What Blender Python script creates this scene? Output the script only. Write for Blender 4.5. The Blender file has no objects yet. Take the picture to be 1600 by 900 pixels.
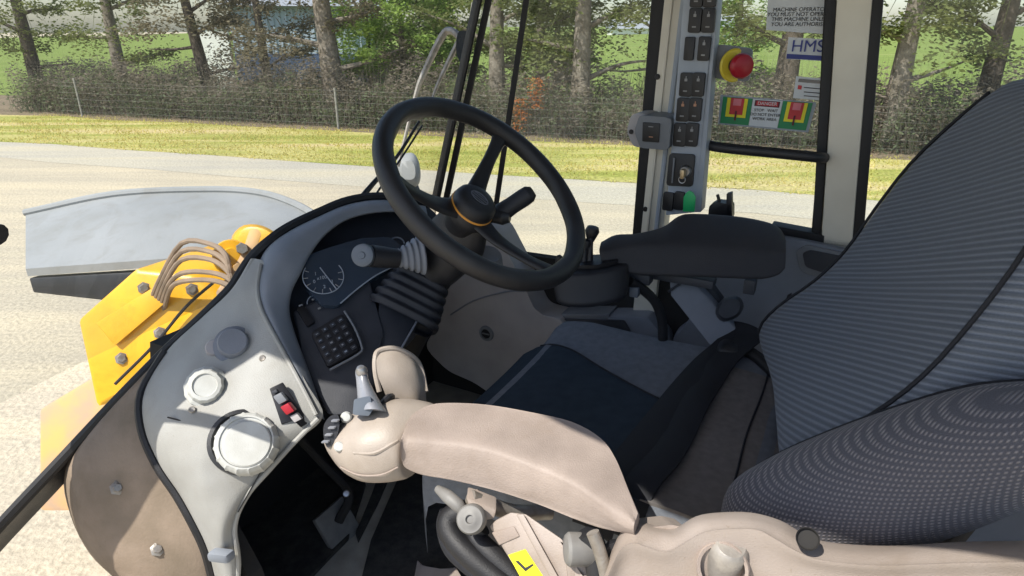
import bpy, bmesh, math, random
from mathutils import Vector, Matrix, noise
random.seed(7)
SC = bpy.context.scene
COL = SC.collection
R_ = math.radians
# ------------------------------------------------------------------ camera, light
PITCH = R_(22.0); CAMZ = 3.0; FPX = 1000.0
cam = bpy.data.cameras.new('camera'); cam_o = bpy.data.objects.new('camera', cam); COL.objects.link(cam_o)
cam.sensor_width = 36; cam.lens = 36*FPX/1600; cam.clip_start = 0.02; cam.clip_end = 2000
cam_o.location = (0, 0, CAMZ); cam_o.rotation_euler = (math.pi/2-PITCH, 0, 0)
SC.camera = cam_o
SUN = Vector((-0.45, -0.37, 0.83)).normalized()
w = bpy.data.worlds.new('World'); SC.world = w; w.use_nodes = True
nt = w.node_tree; bgn = nt.nodes['Background']
sky = nt.nodes.new('ShaderNodeTexSky'); sky.sky_type = 'NISHITA'; sky.sun_disc = False
sky.sun_elevation = math.asin(SUN.z); sky.sun_rotation = math.atan2(SUN.x, SUN.y)
sky.air_density = 1.0; sky.dust_density = 1.5; sky.ozone_density = 1.0
nt.links.new(sky.outputs[0], bgn.inputs[0]); bgn.inputs[1].default_value = 0.15
sl = bpy.data.lights.new('sun', 'SUN'); sl.energy = 4.6; sl.angle = R_(0.5); sl.color = (1, 0.95, 0.86)
so = bpy.data.objects.new('sun', sl); COL.objects.link(so); so.rotation_euler = SUN.to_track_quat('Z', 'Y').to_euler(); so.location = (-5, -5, 12)
SC.view_settings.view_transform = 'Standard'; SC.view_settings.look = 'None'; SC.view_settings.gamma = 1
SC.view_settings.exposure = 0.5
try:
    SC.render.engine = 'CYCLES'; SC.cycles.transparent_max_bounces = 24; SC.cycles.max_bounces = 10; SC.cycles.diffuse_bounces = 5
except Exception: pass

# ------------------------------------------------------------------ coordinates
FW = Vector((-0.883, 0.469, 0)); RT = Vector((0.469, 0.883, 0)); UP = Vector((0, 0, 1))
CAM = Vector((0, 0, CAMZ)); cp, sp_ = math.cos(PITCH), math.sin(PITCH)
def ray(px, py):
    u, v = (px-800)/FPX, (450-py)/FPX
    return Vector((u, cp+v*sp_, -sp_+v*cp))
def W(px, py, d): return CAM+ray(px, py)*d
def onR(px, py, R): r = ray(px, py); return CAM+r*(R/r.dot(RT))
def onF(px, py, F): r = ray(px, py); return CAM+r*(F/r.dot(FW))
def onZ(px, py, z): r = ray(px, py); return CAM+r*(z/r.z)
def C(F, R, z): return FW*F+RT*R+UP*z+CAM
def G(px, py, z=0.0): return onZ(px, py, z-CAMZ)

# ------------------------------------------------------------------ materials
def lin(c):
    return tuple(((x/255)/12.92 if x/255 <= .04045 else ((x/255+.055)/1.055)**2.4) for x in c)+(1,)
MATS = {}
def mat(name, col, rough=.5, col2=None, nscale=20, bump=0, bscale=200, metal=0, spec=.5, coat=0, detail=6, lo=.35, hi=.7, dist=.002, grime=0):
    m = bpy.data.materials.new(name); m.use_nodes = True; n = m.node_tree.nodes; L = m.node_tree.links
    b = n['Principled BSDF']; b.inputs['Roughness'].default_value = rough; b.inputs['Metallic'].default_value = metal
    b.inputs['Specular IOR Level'].default_value = spec; b.inputs['Coat Weight'].default_value = coat
    c = tuple(col)+(1,) if len(col) == 3 else col
    tc = n.new('ShaderNodeTexCoord')
    if col2 is None: col2 = tuple(x*.8 for x in c[:3])
    nz = n.new('ShaderNodeTexNoise'); nz.inputs['Scale'].default_value = nscale; nz.inputs['Detail'].default_value = detail
    L.new(tc.outputs['Object'], nz.inputs['Vector'])
    cr = n.new('ShaderNodeValToRGB'); cr.color_ramp.elements[0].position = lo; cr.color_ramp.elements[1].position = hi
    cr.color_ramp.elements[0].color = c; cr.color_ramp.elements[1].color = tuple(col2)[:3]+(1,)
    L.new(nz.outputs['Fac'], cr.inputs[0])
    if grime:                                                       # dust, scuffs and stains with a shape of their own
        g1 = n.new('ShaderNodeTexNoise'); g1.inputs['Scale'].default_value = 5; g1.inputs['Detail'].default_value = 10; g1.inputs['Roughness'].default_value = .72; g1.inputs['Distortion'].default_value = .6
        g2 = n.new('ShaderNodeTexNoise'); g2.inputs['Scale'].default_value = 260; g2.inputs['Detail'].default_value = 2
        L.new(tc.outputs['Object'], g1.inputs['Vector']); L.new(tc.outputs['Object'], g2.inputs['Vector'])
        r1 = n.new('ShaderNodeMapRange'); r1.inputs['From Min'].default_value = .50; r1.inputs['From Max'].default_value = .68; r1.inputs['To Max'].default_value = grime
        r2 = n.new('ShaderNodeMapRange'); r2.inputs['From Min'].default_value = .68; r2.inputs['From Max'].default_value = .74; r2.inputs['To Max'].default_value = grime
        L.new(g1.outputs['Fac'], r1.inputs['Value']); L.new(g2.outputs['Fac'], r2.inputs['Value'])
        ad = n.new('ShaderNodeMath'); ad.operation = 'MAXIMUM'; L.new(r1.outputs[0], ad.inputs[0]); L.new(r2.outputs[0], ad.inputs[1])
        gm = n.new('ShaderNodeMix'); gm.data_type = 'RGBA'; L.new(ad.outputs[0], gm.inputs[0]); L.new(cr.outputs[0], gm.inputs[6])
        gm.inputs[7].default_value = (c[0]*.62, c[1]*.56, c[2]*.46, 1); L.new(gm.outputs[2], b.inputs['Base Color'])
    else: L.new(cr.outputs[0], b.inputs['Base Color'])
    rr = n.new('ShaderNodeMapRange'); rr.inputs['To Min'].default_value = max(0, rough-.08); rr.inputs['To Max'].default_value = min(1, rough+.12)
    L.new(nz.outputs['Fac'], rr.inputs['Value']); L.new(rr.outputs[0], b.inputs['Roughness'])
    if bump:
        n2 = n.new('ShaderNodeTexNoise'); n2.inputs['Scale'].default_value = bscale; n2.inputs['Detail'].default_value = 3
        L.new(tc.outputs['Object'], n2.inputs['Vector'])
        bp = n.new('ShaderNodeBump'); bp.inputs['Strength'].default_value = bump; bp.inputs['Distance'].default_value = dist
        L.new(n2.outputs['Fac'], bp.inputs['Height']); L.new(bp.outputs[0], b.inputs['Normal'])
    MATS[name] = m; return m
def fabric(name, c1, c2, mode, scale):
    """woven cloth: ribs across the seat (mode rib) or a small check (mode check) in UV space"""
    m = bpy.data.materials.new(name); m.use_nodes = True; n = m.node_tree.nodes; L = m.node_tree.links
    b = n['Principled BSDF']; b.inputs['Roughness'].default_value = .95; b.inputs['Specular IOR Level'].default_value = .2
    b.inputs['Sheen Weight'].default_value = .15
    tc = n.new('ShaderNodeTexCoord'); sx = n.new('ShaderNodeSeparateXYZ'); L.new(tc.outputs['UV'], sx.inputs[0])
    def wave(sock, sc):
        a = n.new('ShaderNodeMath'); a.operation = 'MULTIPLY'; a.inputs[1].default_value = sc; L.new(sock, a.inputs[0])
        s = n.new('ShaderNodeMath'); s.operation = 'SINE'; L.new(a.outputs[0], s.inputs[0])
        r = n.new('ShaderNodeMapRange'); r.inputs['From Min'].default_value = -.6; r.inputs['From Max'].default_value = .9; L.new(s.outputs[0], r.inputs['Value']); return r.outputs[0]
    v = wave(sx.outputs['Y'], scale)
    if mode == 'check':
        u = wave(sx.outputs['X'], scale)
        mm = n.new('ShaderNodeMath'); mm.operation = 'MULTIPLY'; L.new(u, mm.inputs[0]); L.new(v, mm.inputs[1]); v = mm.outputs[0]
    nz = n.new('ShaderNodeTexNoise'); nz.inputs['Scale'].default_value = 900; L.new(tc.outputs['Object'], nz.inputs['Vector'])
    mx = n.new('ShaderNodeMix'); mx.data_type = 'RGBA'; mx.inputs[6].default_value = tuple(c1)+(1,); mx.inputs[7].default_value = tuple(c2)+(1,)
    L.new(v, mx.inputs[0])
    m2 = n.new('ShaderNodeMix'); m2.data_type = 'RGBA'; m2.blend_type = 'MULTIPLY'; m2.inputs[0].default_value = .6
    L.new(mx.outputs[2], m2.inputs[6]); L.new(nz.outputs['Fac'], m2.inputs[7]); L.new(m2.outputs[2], b.inputs['Base Color'])
    bp = n.new('ShaderNodeBump'); bp.inputs['Distance'].default_value = .002; bp.inputs['Strength'].default_value = .7
    L.new(v, bp.inputs['Height']); L.new(bp.outputs[0], b.inputs['Normal'])
    MATS[name] = m; return m
def glass(name, haze=.03, tint=(.96, .98, .97), gloss=.06):
    m = bpy.data.materials.new(name); m.use_nodes = True; n = m.node_tree.nodes; L = m.node_tree.links; n.remove(n['Principled BSDF'])
    o = n['Material Output']; t = n.new('ShaderNodeBsdfTransparent'); t.inputs[0].default_value = tuple(tint)+(1,)
    g = n.new('ShaderNodeBsdfGlossy'); g.inputs['Roughness'].default_value = .02
    d = n.new('ShaderNodeBsdfDiffuse'); d.inputs[0].default_value = (.55, .55, .5, 1)
    a = n.new('ShaderNodeMixShader'); b2 = n.new('ShaderNodeMixShader')
    tc = n.new('ShaderNodeTexCoord'); nz = n.new('ShaderNodeTexNoise'); nz.inputs['Scale'].default_value = 3; nz.inputs['Detail'].default_value = 8
    L.new(tc.outputs['Object'], nz.inputs['Vector'])
    mr = n.new('ShaderNodeMapRange'); mr.inputs['From Min'].default_value = .3; mr.inputs['From Max'].default_value = .7
    mr.inputs['To Min'].default_value = haze*.4; mr.inputs['To Max'].default_value = haze*1.6; L.new(nz.outputs['Fac'], mr.inputs['Value'])
    L.new(mr.outputs[0], a.inputs[0]); L.new(t.outputs[0], a.inputs[1]); L.new(d.outputs[0], a.inputs[2])
    fr = n.new('ShaderNodeFresnel'); fr.inputs[0].default_value = 1.3
    L.new(fr.outputs[0], b2.inputs[0]); L.new(a.outputs[0], b2.inputs[1]); L.new(g.outputs[0], b2.inputs[2]); L.new(b2.outputs[0], o.inputs[0])
    MATS[name] = m; return m
def leafmat(name, c1, c2):
    m = mat(name, c1, .7, c2, 1.3, spec=.25); n = m.node_tree.nodes; L = m.node_tree.links
    b = n['Principled BSDF']; o = n['Material Output']; tr = n.new('ShaderNodeBsdfTranslucent')
    tr.inputs[0].default_value = tuple(min(1, x*1.6) for x in c2)+(1,)
    mx = n.new('ShaderNodeMixShader'); mx.inputs[0].default_value = .35; L.new(b.outputs[0], mx.inputs[1]); L.new(tr.outputs[0], mx.inputs[2]); L.new(mx.outputs[0], o.inputs[0])
    return m
mat('console_grey', (.34, .34, .325), .62, (.27, .265, .245), 9, .35, 500, grime=.35)
mat('hood_grey', (.23, .25, .285), .5, (.19, .21, .24), 14, .3, 900)
mat('trim_grey', (.20, .215, .25), .6, (.165, .18, .21), 12, .3, 700)
mat('trim_pale', (.40, .38, .385), .6, (.34, .32, .325), 12, .3, 700)
mat('vent_white', (.52, .53, .51), .45, (.42, .42, .39), 25, .2, 500)
mat('cream_paint', (.72, .68, .58), .4, (.62, .58, .49), 8)
mat('panel_grey', (.36, .40, .46), .5, (.30, .34, .40), 10, .2, 800)
mat('box_grey', (.18, .19, .21), .5, (.15, .16, .175), 10, .2, 800)
mat('black_rubber', (.008, .008, .010), .55, (.012, .012, .014), 30, .3, 500)
mat('black_plastic', (.014, .015, .018), .42, (.024, .024, .028), 25, .35, 900)
mat('wheel_black', (.016, .016, .018), .38, (.026, .026, .028), 18, .4, 1200)
mat('dash_black', (.028, .031, .04), .5, (.04, .043, .053), 20, .4, 900)
mat('switch_black', (.004, .004, .006), .45, (.012, .012, .016), 30)
mat('icon_white', (.30, .30, .31), .5, (.2, .2, .2))
mat('icon_amber', (.5, .25, .15), .5)
mat('arm_beige', (.365, .30, .262), .62, (.255, .208, .18), 14, .4, 420, lo=.3, hi=.75, grime=.4)
mat('pod_beige', (.37, .32, .275), .42, (.30, .255, .215), 12, .25, 500, grime=.35)
mat('bracket_beige', (.38, .325, .29), .5, (.30, .25, .215), 9, .3, 500, grime=.45)
mat('arm_dark', (.026, .026, .031), .55, (.038, .036, .041), 8, .5, 800)
mat('pod_dark', (.014, .015, .021), .5, (.022, .023, .028), 12, .4, 800)
mat('metal_grey', (.45, .45, .46), .32, (.32, .31, .30), 30, metal=.8)
mat('lever_grey', (.20, .21, .24), .25, (.26, .27, .3), 20, spec=.8)
mat('dull_metal', (.36, .34, .31), .45, (.22, .19, .16), 40, .3, 300, metal=.5)
mat('frame_dusty', (.26, .20, .15), .8, (.18, .14, .10), 14, .4, 200, grime=.4)
mat('peg_steel', (.40, .37, .33), .42, (.26, .24, .22), 40, .3, 300, metal=.3)
mat('knob_grey', (.20, .195, .185), .55, (.14, .135, .13), 30)
mat('yellow_paint', (.85, .46, .01), .35, (.72, .36, .015), 4, .2, 200, coat=.2, grime=.55)
mat('yellow_dirty', (.62, .36, .12), .6, (.40, .28, .2), 7)
mat('hose_tan', (.30, .22, .16), .7, (.2, .15, .11), 10)
mat('fender_grey', (.29, .30, .305), .6, (.24, .25, .25), 2, .3, 60, grime=.4)
mat('red_plastic', (.36, .008, .02), .35, (.30, .008, .016), 20)
mat('red_print', (.6, .03, .04), .5); mat('pink_print', (.75, .2, .25), .5)
mat('yellow_disc', (.72, .58, .05), .4, (.6, .48, .05), 20)
mat('sign_yellow', (.85, .78, .02), .5, (.8, .7, .02), 20)
mat('sign_green', (.01, .25, .09), .5, (.01, .22, .08), 20)
mat('sign_white', (.68, .72, .76), .5, (.6, .65, .7), 20)
mat('ink_black', (.03, .03, .04), .6); mat('ink_blue', (.05, .07, .3), .6); mat('ink_maroon', (.12, .01, .03), .6)
mat('tag_green', (.01, .42, .13), .4, (.01, .36, .1), 20)
mat('rear_gauge', (.035, .052, .078), .15, (.025, .038, .06), 8, spec=.8)
mat('gauge_line', (.30, .34, .40), .5)
mat('brass', (.55, .42, .25), .35, metal=.7)
mat('orange_ring', (.8, .36, .06), .4)
mat('emblem_grey', (.14, .15, .18), .4)
mat('stalk_blue', (.11, .13, .16), .4, (.10, .12, .15), 40)
mat('floor_mat', (.018, .017, .016), .85, (.05, .046, .04), 45, .8, 160)
mat('floor_dust', (.40, .36, .30), .9, (.30, .27, .22), 20, .4, 200)  # dusty beige floor, also stands in for sun in the mat gaps
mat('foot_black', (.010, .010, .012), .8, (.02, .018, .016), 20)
mat('belt_black', (.006, .007, .011), .75, (.011, .012, .018), 60, .5, 900)
mat('cushion_side', (.17, .185, .215), .95, (.135, .15, .175), 60, .8, 1400, spec=.2)
mat('cushion_dark', (.022, .034, .050), .9, (.032, .046, .065), 40, .7, 1500, spec=.2)
mat('cushion_rear', (.20, .185, .18), .95, (.155, .145, .14), 60, .8, 1400, spec=.2)
fabric('rib_cloth', (.125, .145, .18), (.22, .25, .305), 'rib', 2*math.pi*105)
fabric('check_cloth', (.115, .115, .135), (.33, .305, .315), 'check', 2*math.pi*175)
mat('headliner', (.12, .12, .12), .9, (.10, .10, .10))
glass('windscreen_glass', .09); glass('side_glass', .05)
mat('bark_grey', (.23, .20, .165), .95, (.11, .09, .07), 6, .9, 14, dist=.03)
mat('bark_dark', (.10, .08, .065), .95, (.05, .04, .03), 6, .9, 14, dist=.03)
leafmat('leaf_olive', (.085, .11, .035), (.16, .18, .06)); leafmat('leaf_bright', (.16, .26, .05), (.30, .40, .10))
leafmat('leaf_grey', (.10, .095, .06), (.20, .17, .11)); leafmat('brush_brown', (.14, .12, .095), (.23, .20, .16)); leafmat('brush_green', (.075, .10, .055), (.14, .165, .09))
leafmat('grass_blade', (.36, .37, .08), (.60, .50, .20)); leafmat('leaf_orange', (.5, .16, .04), (.6, .25, .08))
mat('wood_post', (.34, .33, .30), .9, (.2, .19, .17), 8, .5, 40); mat('wire', (.25, .25, .24), .6, metal=.6)
mat('shed_pale', (.36, .43, .50), .6, (.30, .36, .43), 2); mat('shed_navy', (.05, .08, .16), .6, (.04, .06, .12), 2); mat('white_wall', (.78, .78, .74), .6, (.7, .7, .66), 2)
mat('roof_grey', (.28, .30, .33), .6)

# ------------------------------------------------------------------ builders
def tag(o, label=None, cat=None, group=None, kind=None):
    if label: o['label'] = label
    if cat: o['category'] = cat
    if group: o['group'] = group
    if kind: o['kind'] = kind
    return o
def thing(name, loc, label, cat, group=None):
    o = bpy.data.objects.new(name, None); o.empty_display_size = .05; COL.objects.link(o); o.location = loc
    return tag(o, label, cat, group)
def origin(o):
    v = Vector((0, 0, 0))
    while o is not None: v += Vector(o.location); o = o.parent
    return v
def mk(name, bm, m, parent=None, smooth=True, ang=40, uv=None):
    """world-space bmesh -> one mesh object under parent"""
    me = bpy.data.meshes.new(name)
    if parent is not None: bmesh.ops.translate(bm, verts=bm.verts, vec=-origin(parent))
    bmesh.ops.recalc_face_normals(bm, faces=bm.faces)
    if smooth:
        a = R_(ang)
        for f in bm.faces: f.smooth = True
        for e in bm.edges:
            if len(e.link_faces) == 2 and e.calc_face_angle(0) > a: e.smooth = False
    bm.to_mesh(me); bm.free()
    o = bpy.data.objects.new(name, me); COL.objects.link(o); o.parent = parent
    if m: me.materials.append(MATS[m])
    return o
def cr(p0, p1, p2, p3, t):
    return .5*((2*p1)+(p2-p0)*t+(2*p0-5*p1+4*p2-p3)*t*t+(3*p1-p0-3*p2+p3)*t*t*t)
def spline(P, n, closed=False):
    out = []; N = len(P)
    if closed:
        for i in range(N):
            for k in range(n): out.append(cr(P[i-1], P[i], P[(i+1) % N], P[(i+2) % N], k/n))
        return out
    for i in range(N-1):
        a = P[i-1] if i > 0 else P[0]*2-P[1]; b = P[i+2] if i+2 < N else P[-1]*2-P[-2]
        for k in range(n): out.append(cr(a, P[i], P[i+1], b, k/n))
    out.append(P[-1].copy()); return out
def vv(P): return [Vector(p) for p in P]
def grid(rows, nu=4, nv=4, thick=0, closed=False, back=None):
    """smooth sheet through a control grid; thick moves a copy along the mean back vector and closes the rim"""
    R2 = [spline(vv(r), nu, closed) for r in rows]
    cols = [spline([r[j] for r in R2], nv) for j in range(len(R2[0]))]
    nr = len(cols[0]); nc = len(cols)
    bm = bmesh.new(); uvl = bm.loops.layers.uv.new('uv')
    V = [[bm.verts.new(cols[j][i]) for j in range(nc)] for i in range(nr)]
    # arclength uv in metres
    us = [0]; vs = [0]
    for j in range(1, nc): us.append(us[-1]+(cols[j][nr//2]-cols[j-1][nr//2]).length)
    for i in range(1, nr): vs.append(vs[-1]+(cols[nc//2][i]-cols[nc//2][i-1]).length)
    def quad(vl, uvw):
        try: f = bm.faces.new(vl)
        except ValueError: return
        for l, q in zip(f.loops, uvw): l[uvl].uv = q
    for i in range(nr-1):
        for j in range(nc if closed else nc-1):
            k = (j+1) % nc
            quad([V[i][j], V[i][k], V[i+1][k], V[i+1][j]], [(us[j], vs[i]), (us[k], vs[i]), (us[k], vs[i+1]), (us[j], vs[i+1])])
    if thick:
        bk = Vector(back).normalized()*thick
        B = [[bm.verts.new(cols[j][i]+bk) for j in range(nc)] for i in range(nr)]
        for i in range(nr-1):
            for j in range(nc-1): quad([B[i][j], B[i+1][j], B[i+1][j+1], B[i][j+1]], [(0, 0)]*4)
        per = [(0, j) for j in range(nc)]+[(i, nc-1) for i in range(1, nr)]+[(nr-1, j) for j in range(nc-2, -1, -1)]+[(i, 0) for i in range(nr-2, 0, -1)]
        for a, b in zip(per, per[1:]+per[:1]):
            quad([V[a[0]][a[1]], V[b[0]][b[1]], B[b[0]][b[1]], B[a[0]][a[1]]], [(0, 0)]*4)
    return bm
def loft(rings, nu=3, nv=3, cap=True):
    """closed-section solid through rings of points, smooth both ways, ends closed"""
    R2 = [spline(vv(r), nu, True) for r in rings]
    nc = len(R2[0]); cols = [spline([r[j] for r in R2], nv) for j in range(nc)]; nr = len(cols[0])
    bm = bmesh.new(); V = [[bm.verts.new(cols[j][i]) for j in range(nc)] for i in range(nr)]
    for i in range(nr-1):
        for j in range(nc): bm.faces.new([V[i][j], V[i][(j+1) % nc], V[i+1][(j+1) % nc], V[i+1][j]])
    if cap:
        for row in (V[0], V[-1]):
            c = bm.verts.new(sum((v.co for v in row), Vector())/nc)
            for j in range(nc): bm.faces.new([row[j], row[(j+1) % nc], c])
    return bm
def join(*bms):
    out = bms[0]
    for b in bms[1:]:
        me = bpy.data.meshes.new('tmp'); b.to_mesh(me); b.free(); out.from_mesh(me); bpy.data.meshes.remove(me)
    return out
def basis(axis, hint=None):
    a = Vector(axis).normalized(); h = Vector(hint) if hint is not None else (UP if abs(a.z) < .9 else Vector((1, 0, 0)))
    x = (h-a*h.dot(a)).normalized(); return x, a.cross(x), a
def tube(P, r, seg=12, n=5, cap=True, smooth=True):
    P = vv(P); rs = r if isinstance(r, (list, tuple)) else [r]*len(P)
    if smooth and len(P) > 2:
        Q = spline(P, n); RR = []
        for i in range(len(Q)): t = i/n; k = min(int(t), len(rs)-2); RR.append(rs[k]+(rs[k+1]-rs[k])*(t-k))
    else: Q = P; RR = list(rs)
    bm = bmesh.new(); rows = []; x = None
    for i, q in enumerate(Q):
        t = (Q[min(i+1, len(Q)-1)]-Q[max(i-1, 0)]).normalized()
        if x is None: x, y, _ = basis(t)
        else: x = (x-t*x.dot(t)).normalized()
        y = t.cross(x)
        rows.append([bm.verts.new(q+(x*math.cos(a)+y*math.sin(a))*RR[i]) for a in [2*math.pi*k/seg for k in range(seg)]])
    for i in range(len(rows)-1):
        for j in range(seg): bm.faces.new([rows[i][j], rows[i][(j+1) % seg], rows[i+1][(j+1) % seg], rows[i+1][j]])
    if cap: bm.faces.new(rows[0][::-1]); bm.faces.new(rows[-1])
    return bm
def lathe(c, axis, prof, seg=32, hint=None):
    """prof: (radius, height along axis); closes to the axis when radius 0"""
    x, y, a = basis(axis, hint); c = Vector(c); bm = bmesh.new(); rows = []
    for r, h in prof:
        if r < 1e-6: rows.append([bm.verts.new(c+a*h)])
        else: rows.append([bm.verts.new(c+a*h+(x*math.cos(q)+y*math.sin(q))*r) for q in [2*math.pi*k/seg for k in range(seg)]])
    for A, B in zip(rows, rows[1:]):
        for j in range(seg):
            k = (j+1) % seg
            if len(A) == 1 and len(B) == 1: continue
            if len(A) == 1: bm.faces.new([A[0], B[j], B[k]])
            elif len(B) == 1: bm.faces.new([A[j], A[k], B[0]])
            else: bm.faces.new([A[j], A[k], B[k], B[j]])
    return bm
def prism(poly, vec, bev=0, seg=2):
    bm = bmesh.new(); vec = Vector(vec)
    a = [bm.verts.new(Vector(p)) for p in poly]; b = [bm.verts.new(Vector(p)+vec) for p in poly]; n = len(a)
    bm.faces.new(a); bm.faces.new(b[::-1])
    for i in range(n): bm.faces.new([a[i], b[i], b[(i+1) % n], a[(i+1) % n]])
    if bev: bmesh.ops.bevel(bm, geom=list(bm.edges), offset=bev, segments=seg, affect='EDGES', profile=.6, clamp_overlap=True)
    return bm
def box(c, ax, size, bev=0, seg=2):
    """ax: three axes (vectors); size: full lengths along them"""
    c = Vector(c); X, Y, Z = [Vector(a).normalized() for a in ax]; sx, sy, sz = [s/2 for s in size]
    return prism([c-X*sx-Y*sy-Z*sz, c+X*sx-Y*sy-Z*sz, c+X*sx+Y*sy-Z*sz, c-X*sx+Y*sy-Z*sz], Z*sz*2, bev, seg)
def rpoly(pts, r=.2, n=4):
    """round the corners of a polygon (fraction r of the shorter edge)"""
    P = vv(pts); out = []; N = len(P)
    for i in range(N):
        a, b, c = P[i-1], P[i], P[(i+1) % N]; L = min((a-b).length, (c-b).length)*r
        p = b+(a-b).normalized()*L; q = b+(c-b).normalized()*L
        for k in range(n+1): t = k/n; out.append(p*(1-t)**2+b*2*t*(1-t)+q*t*t)
    return out
def text(name, s, c, xdir, ydir, size, m, parent, thick=.0004):
    cu = bpy.data.curves.new(name, 'FONT'); cu.body = s; cu.size = size; cu.align_x = 'CENTER'; cu.align_y = 'CENTER'; cu.extrude = thick; cu.fill_mode = 'BOTH'
    t = bpy.data.objects.new('t', cu); COL.objects.link(t); dg = bpy.context.evaluated_depsgraph_get(); me = bpy.data.meshes.new_from_object(t.evaluated_get(dg))
    bpy.data.objects.remove(t); X = Vector(xdir).normalized(); Y = (Vector(ydir)-X*X.dot(Vector(ydir))).normalized(); Z = X.cross(Y)
    M = Matrix((X, Y, Z)).transposed().to_4x4(); M.translation = Vector(c)-origin(parent); me.transform(M); me.name = name
    me.materials.clear(); me.materials.append(MATS[m]); o = bpy.data.objects.new(name, me); COL.objects.link(o); o.parent = parent; return o
def place(name, me, M, parent):
    o = bpy.data.objects.new(name, me); COL.objects.link(o); o.parent = parent
    M = M.copy(); M.translation = M.translation-origin(parent); o.matrix_local = M; return o
def frame(c, X, Y):
    X = Vector(X).normalized(); Y = Vector(Y); Y = (Y-X*X.dot(Y)).normalized(); M = Matrix((X, Y, X.cross(Y))).transposed().to_4x4(); M.translation = Vector(c); return M

# ================================================================== SETTING
EA, EB = G(320, 242), G(1270, 305)                     # road edge of the verge, where it runs on the ground
RD = (EB-EA).normalized(); RN = Vector((-RD.y, RD.x, 0))   # along the road, and away from the loader
E0 = EA
def RP(s, n, z=0): return Vector((E0.x, E0.y, 0))+RD*s+RN*n+UP*z
def sheet(name, s0, s1, n0, n1, z, m, label=None, wob=0):
    bm = bmesh.new(); k = 60; A = []; B = []
    for i in range(k+1):
        s = s0+(s1-s0)*i/k; wa = wob*noise.noise(Vector((s*.35, 3, 0)))+wob*.5*noise.noise(Vector((s*1.7, 9, 0))); wb = wob*noise.noise(Vector((s*.3, 8, 0)))
        A.append(bm.verts.new(RP(s, n0+wa, z))); B.append(bm.verts.new(RP(s, n1+wb, z)))
    for i in range(k): bm.faces.new([A[i], A[i+1], B[i+1], B[i]])
    return tag(mk(name, bm, m, smooth=False), label, kind='structure')
def ground_mat(name, stops, grain=(.8, 1.0), gs=60, bs=30, bump=.6):
    m = bpy.data.materials.new(name); m.use_nodes = True; n = m.node_tree.nodes; L = m.node_tree.links; b = n['Principled BSDF']
    b.inputs['Roughness'].default_value = .95; b.inputs['Specular IOR Level'].default_value = .1
    tc = n.new('ShaderNodeTexCoord'); mp = n.new('ShaderNodeMapping'); mp.inputs['Rotation'].default_value = (0, 0, -math.atan2(RD.y, RD.x)); mp.inputs['Scale'].default_value = (.12, 1, 1)
    L.new(tc.outputs['Object'], mp.inputs[0]); nz = n.new('ShaderNodeTexNoise'); nz.inputs['Scale'].default_value = .9; nz.inputs['Detail'].default_value = 9; nz.inputs['Roughness'].default_value = .65
    L.new(mp.outputs[0], nz.inputs['Vector']); c = n.new('ShaderNodeValToRGB'); L.new(nz.outputs['Fac'], c.inputs[0])
    e = c.color_ramp.elements; e[0].position = stops[0][0]; e[0].color = stops[0][1]+(1,); e[1].position = stops[-1][0]; e[1].color = stops[-1][1]+(1,)
    for p, q in stops[1:-1]: x = e.new(p); x.color = q+(1,)
    g = n.new('ShaderNodeTexNoise'); g.inputs['Scale'].default_value = gs; g.inputs['Detail'].default_value = 4; L.new(tc.outputs['Object'], g.inputs['Vector'])
    r = n.new('ShaderNodeMapRange'); r.inputs['From Min'].default_value = .35; r.inputs['From Max'].default_value = .65; r.inputs['To Min'].default_value = grain[0]; r.inputs['To Max'].default_value = grain[1]; L.new(g.outputs['Fac'], r.inputs['Value'])
    mx = n.new('ShaderNodeMix'); mx.data_type = 'RGBA'; mx.blend_type = 'MULTIPLY'; mx.inputs[0].default_value = 1; L.new(c.outputs[0], mx.inputs[6]); L.new(r.outputs[0], mx.inputs[7]); L.new(mx.outputs[2], b.inputs['Base Color'])
    bp = n.new('ShaderNodeBump'); bp.inputs['Distance'].default_value = .03; bp.inputs['Strength'].default_value = bump; L.new(g.outputs['Fac'], bp.inputs['Height']); L.new(bp.outputs[0], b.inputs['Normal'])
    MATS[name] = m
ground_mat('yard_gravel', [(.32, (.58, .50, .36)), (.45, (.52, .455, .34)), (.55, (.45, .40, .31)), (.68, (.52, .46, .34))], (.82, 1.05), 22)
ground_mat('road_seal', [(.35, (.42, .395, .34)), (.55, (.49, .45, .36)), (.7, (.53, .47, .34))], (.8, 1.05), 20)
ground_mat('verge_grass', [(.3, (.23, .26, .055)), (.45, (.34, .35, .09)), (.55, (.50, .45, .18)), (.68, (.58, .46, .26))], (.6, 1.1), 14)
ground_mat('paddock_grass', [(.3, (.15, .21, .05)), (.6, (.19, .245, .065)), (.8, (.34, .33, .15))], (.8, 1.05), 3)
ground_mat('litter_soil', [(.3, (.16, .13, .09)), (.6, (.24, .19, .13)), (.8, (.14, .13, .07))], (.6, 1.1), 12)
sheet('ground', -600, 600, -300, 900, 0, 'yard_gravel')
sheet('road', -80, 80, -1.9, .1, .004, 'road_seal', wob=.5)
sheet('grass_verge', -80, 80, .0, 5.0, .008, 'verge_grass', wob=.45)
sheet('tree_belt_ground', -80, 80, 4.7, 10.5, .012, 'litter_soil', wob=.5)
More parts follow.
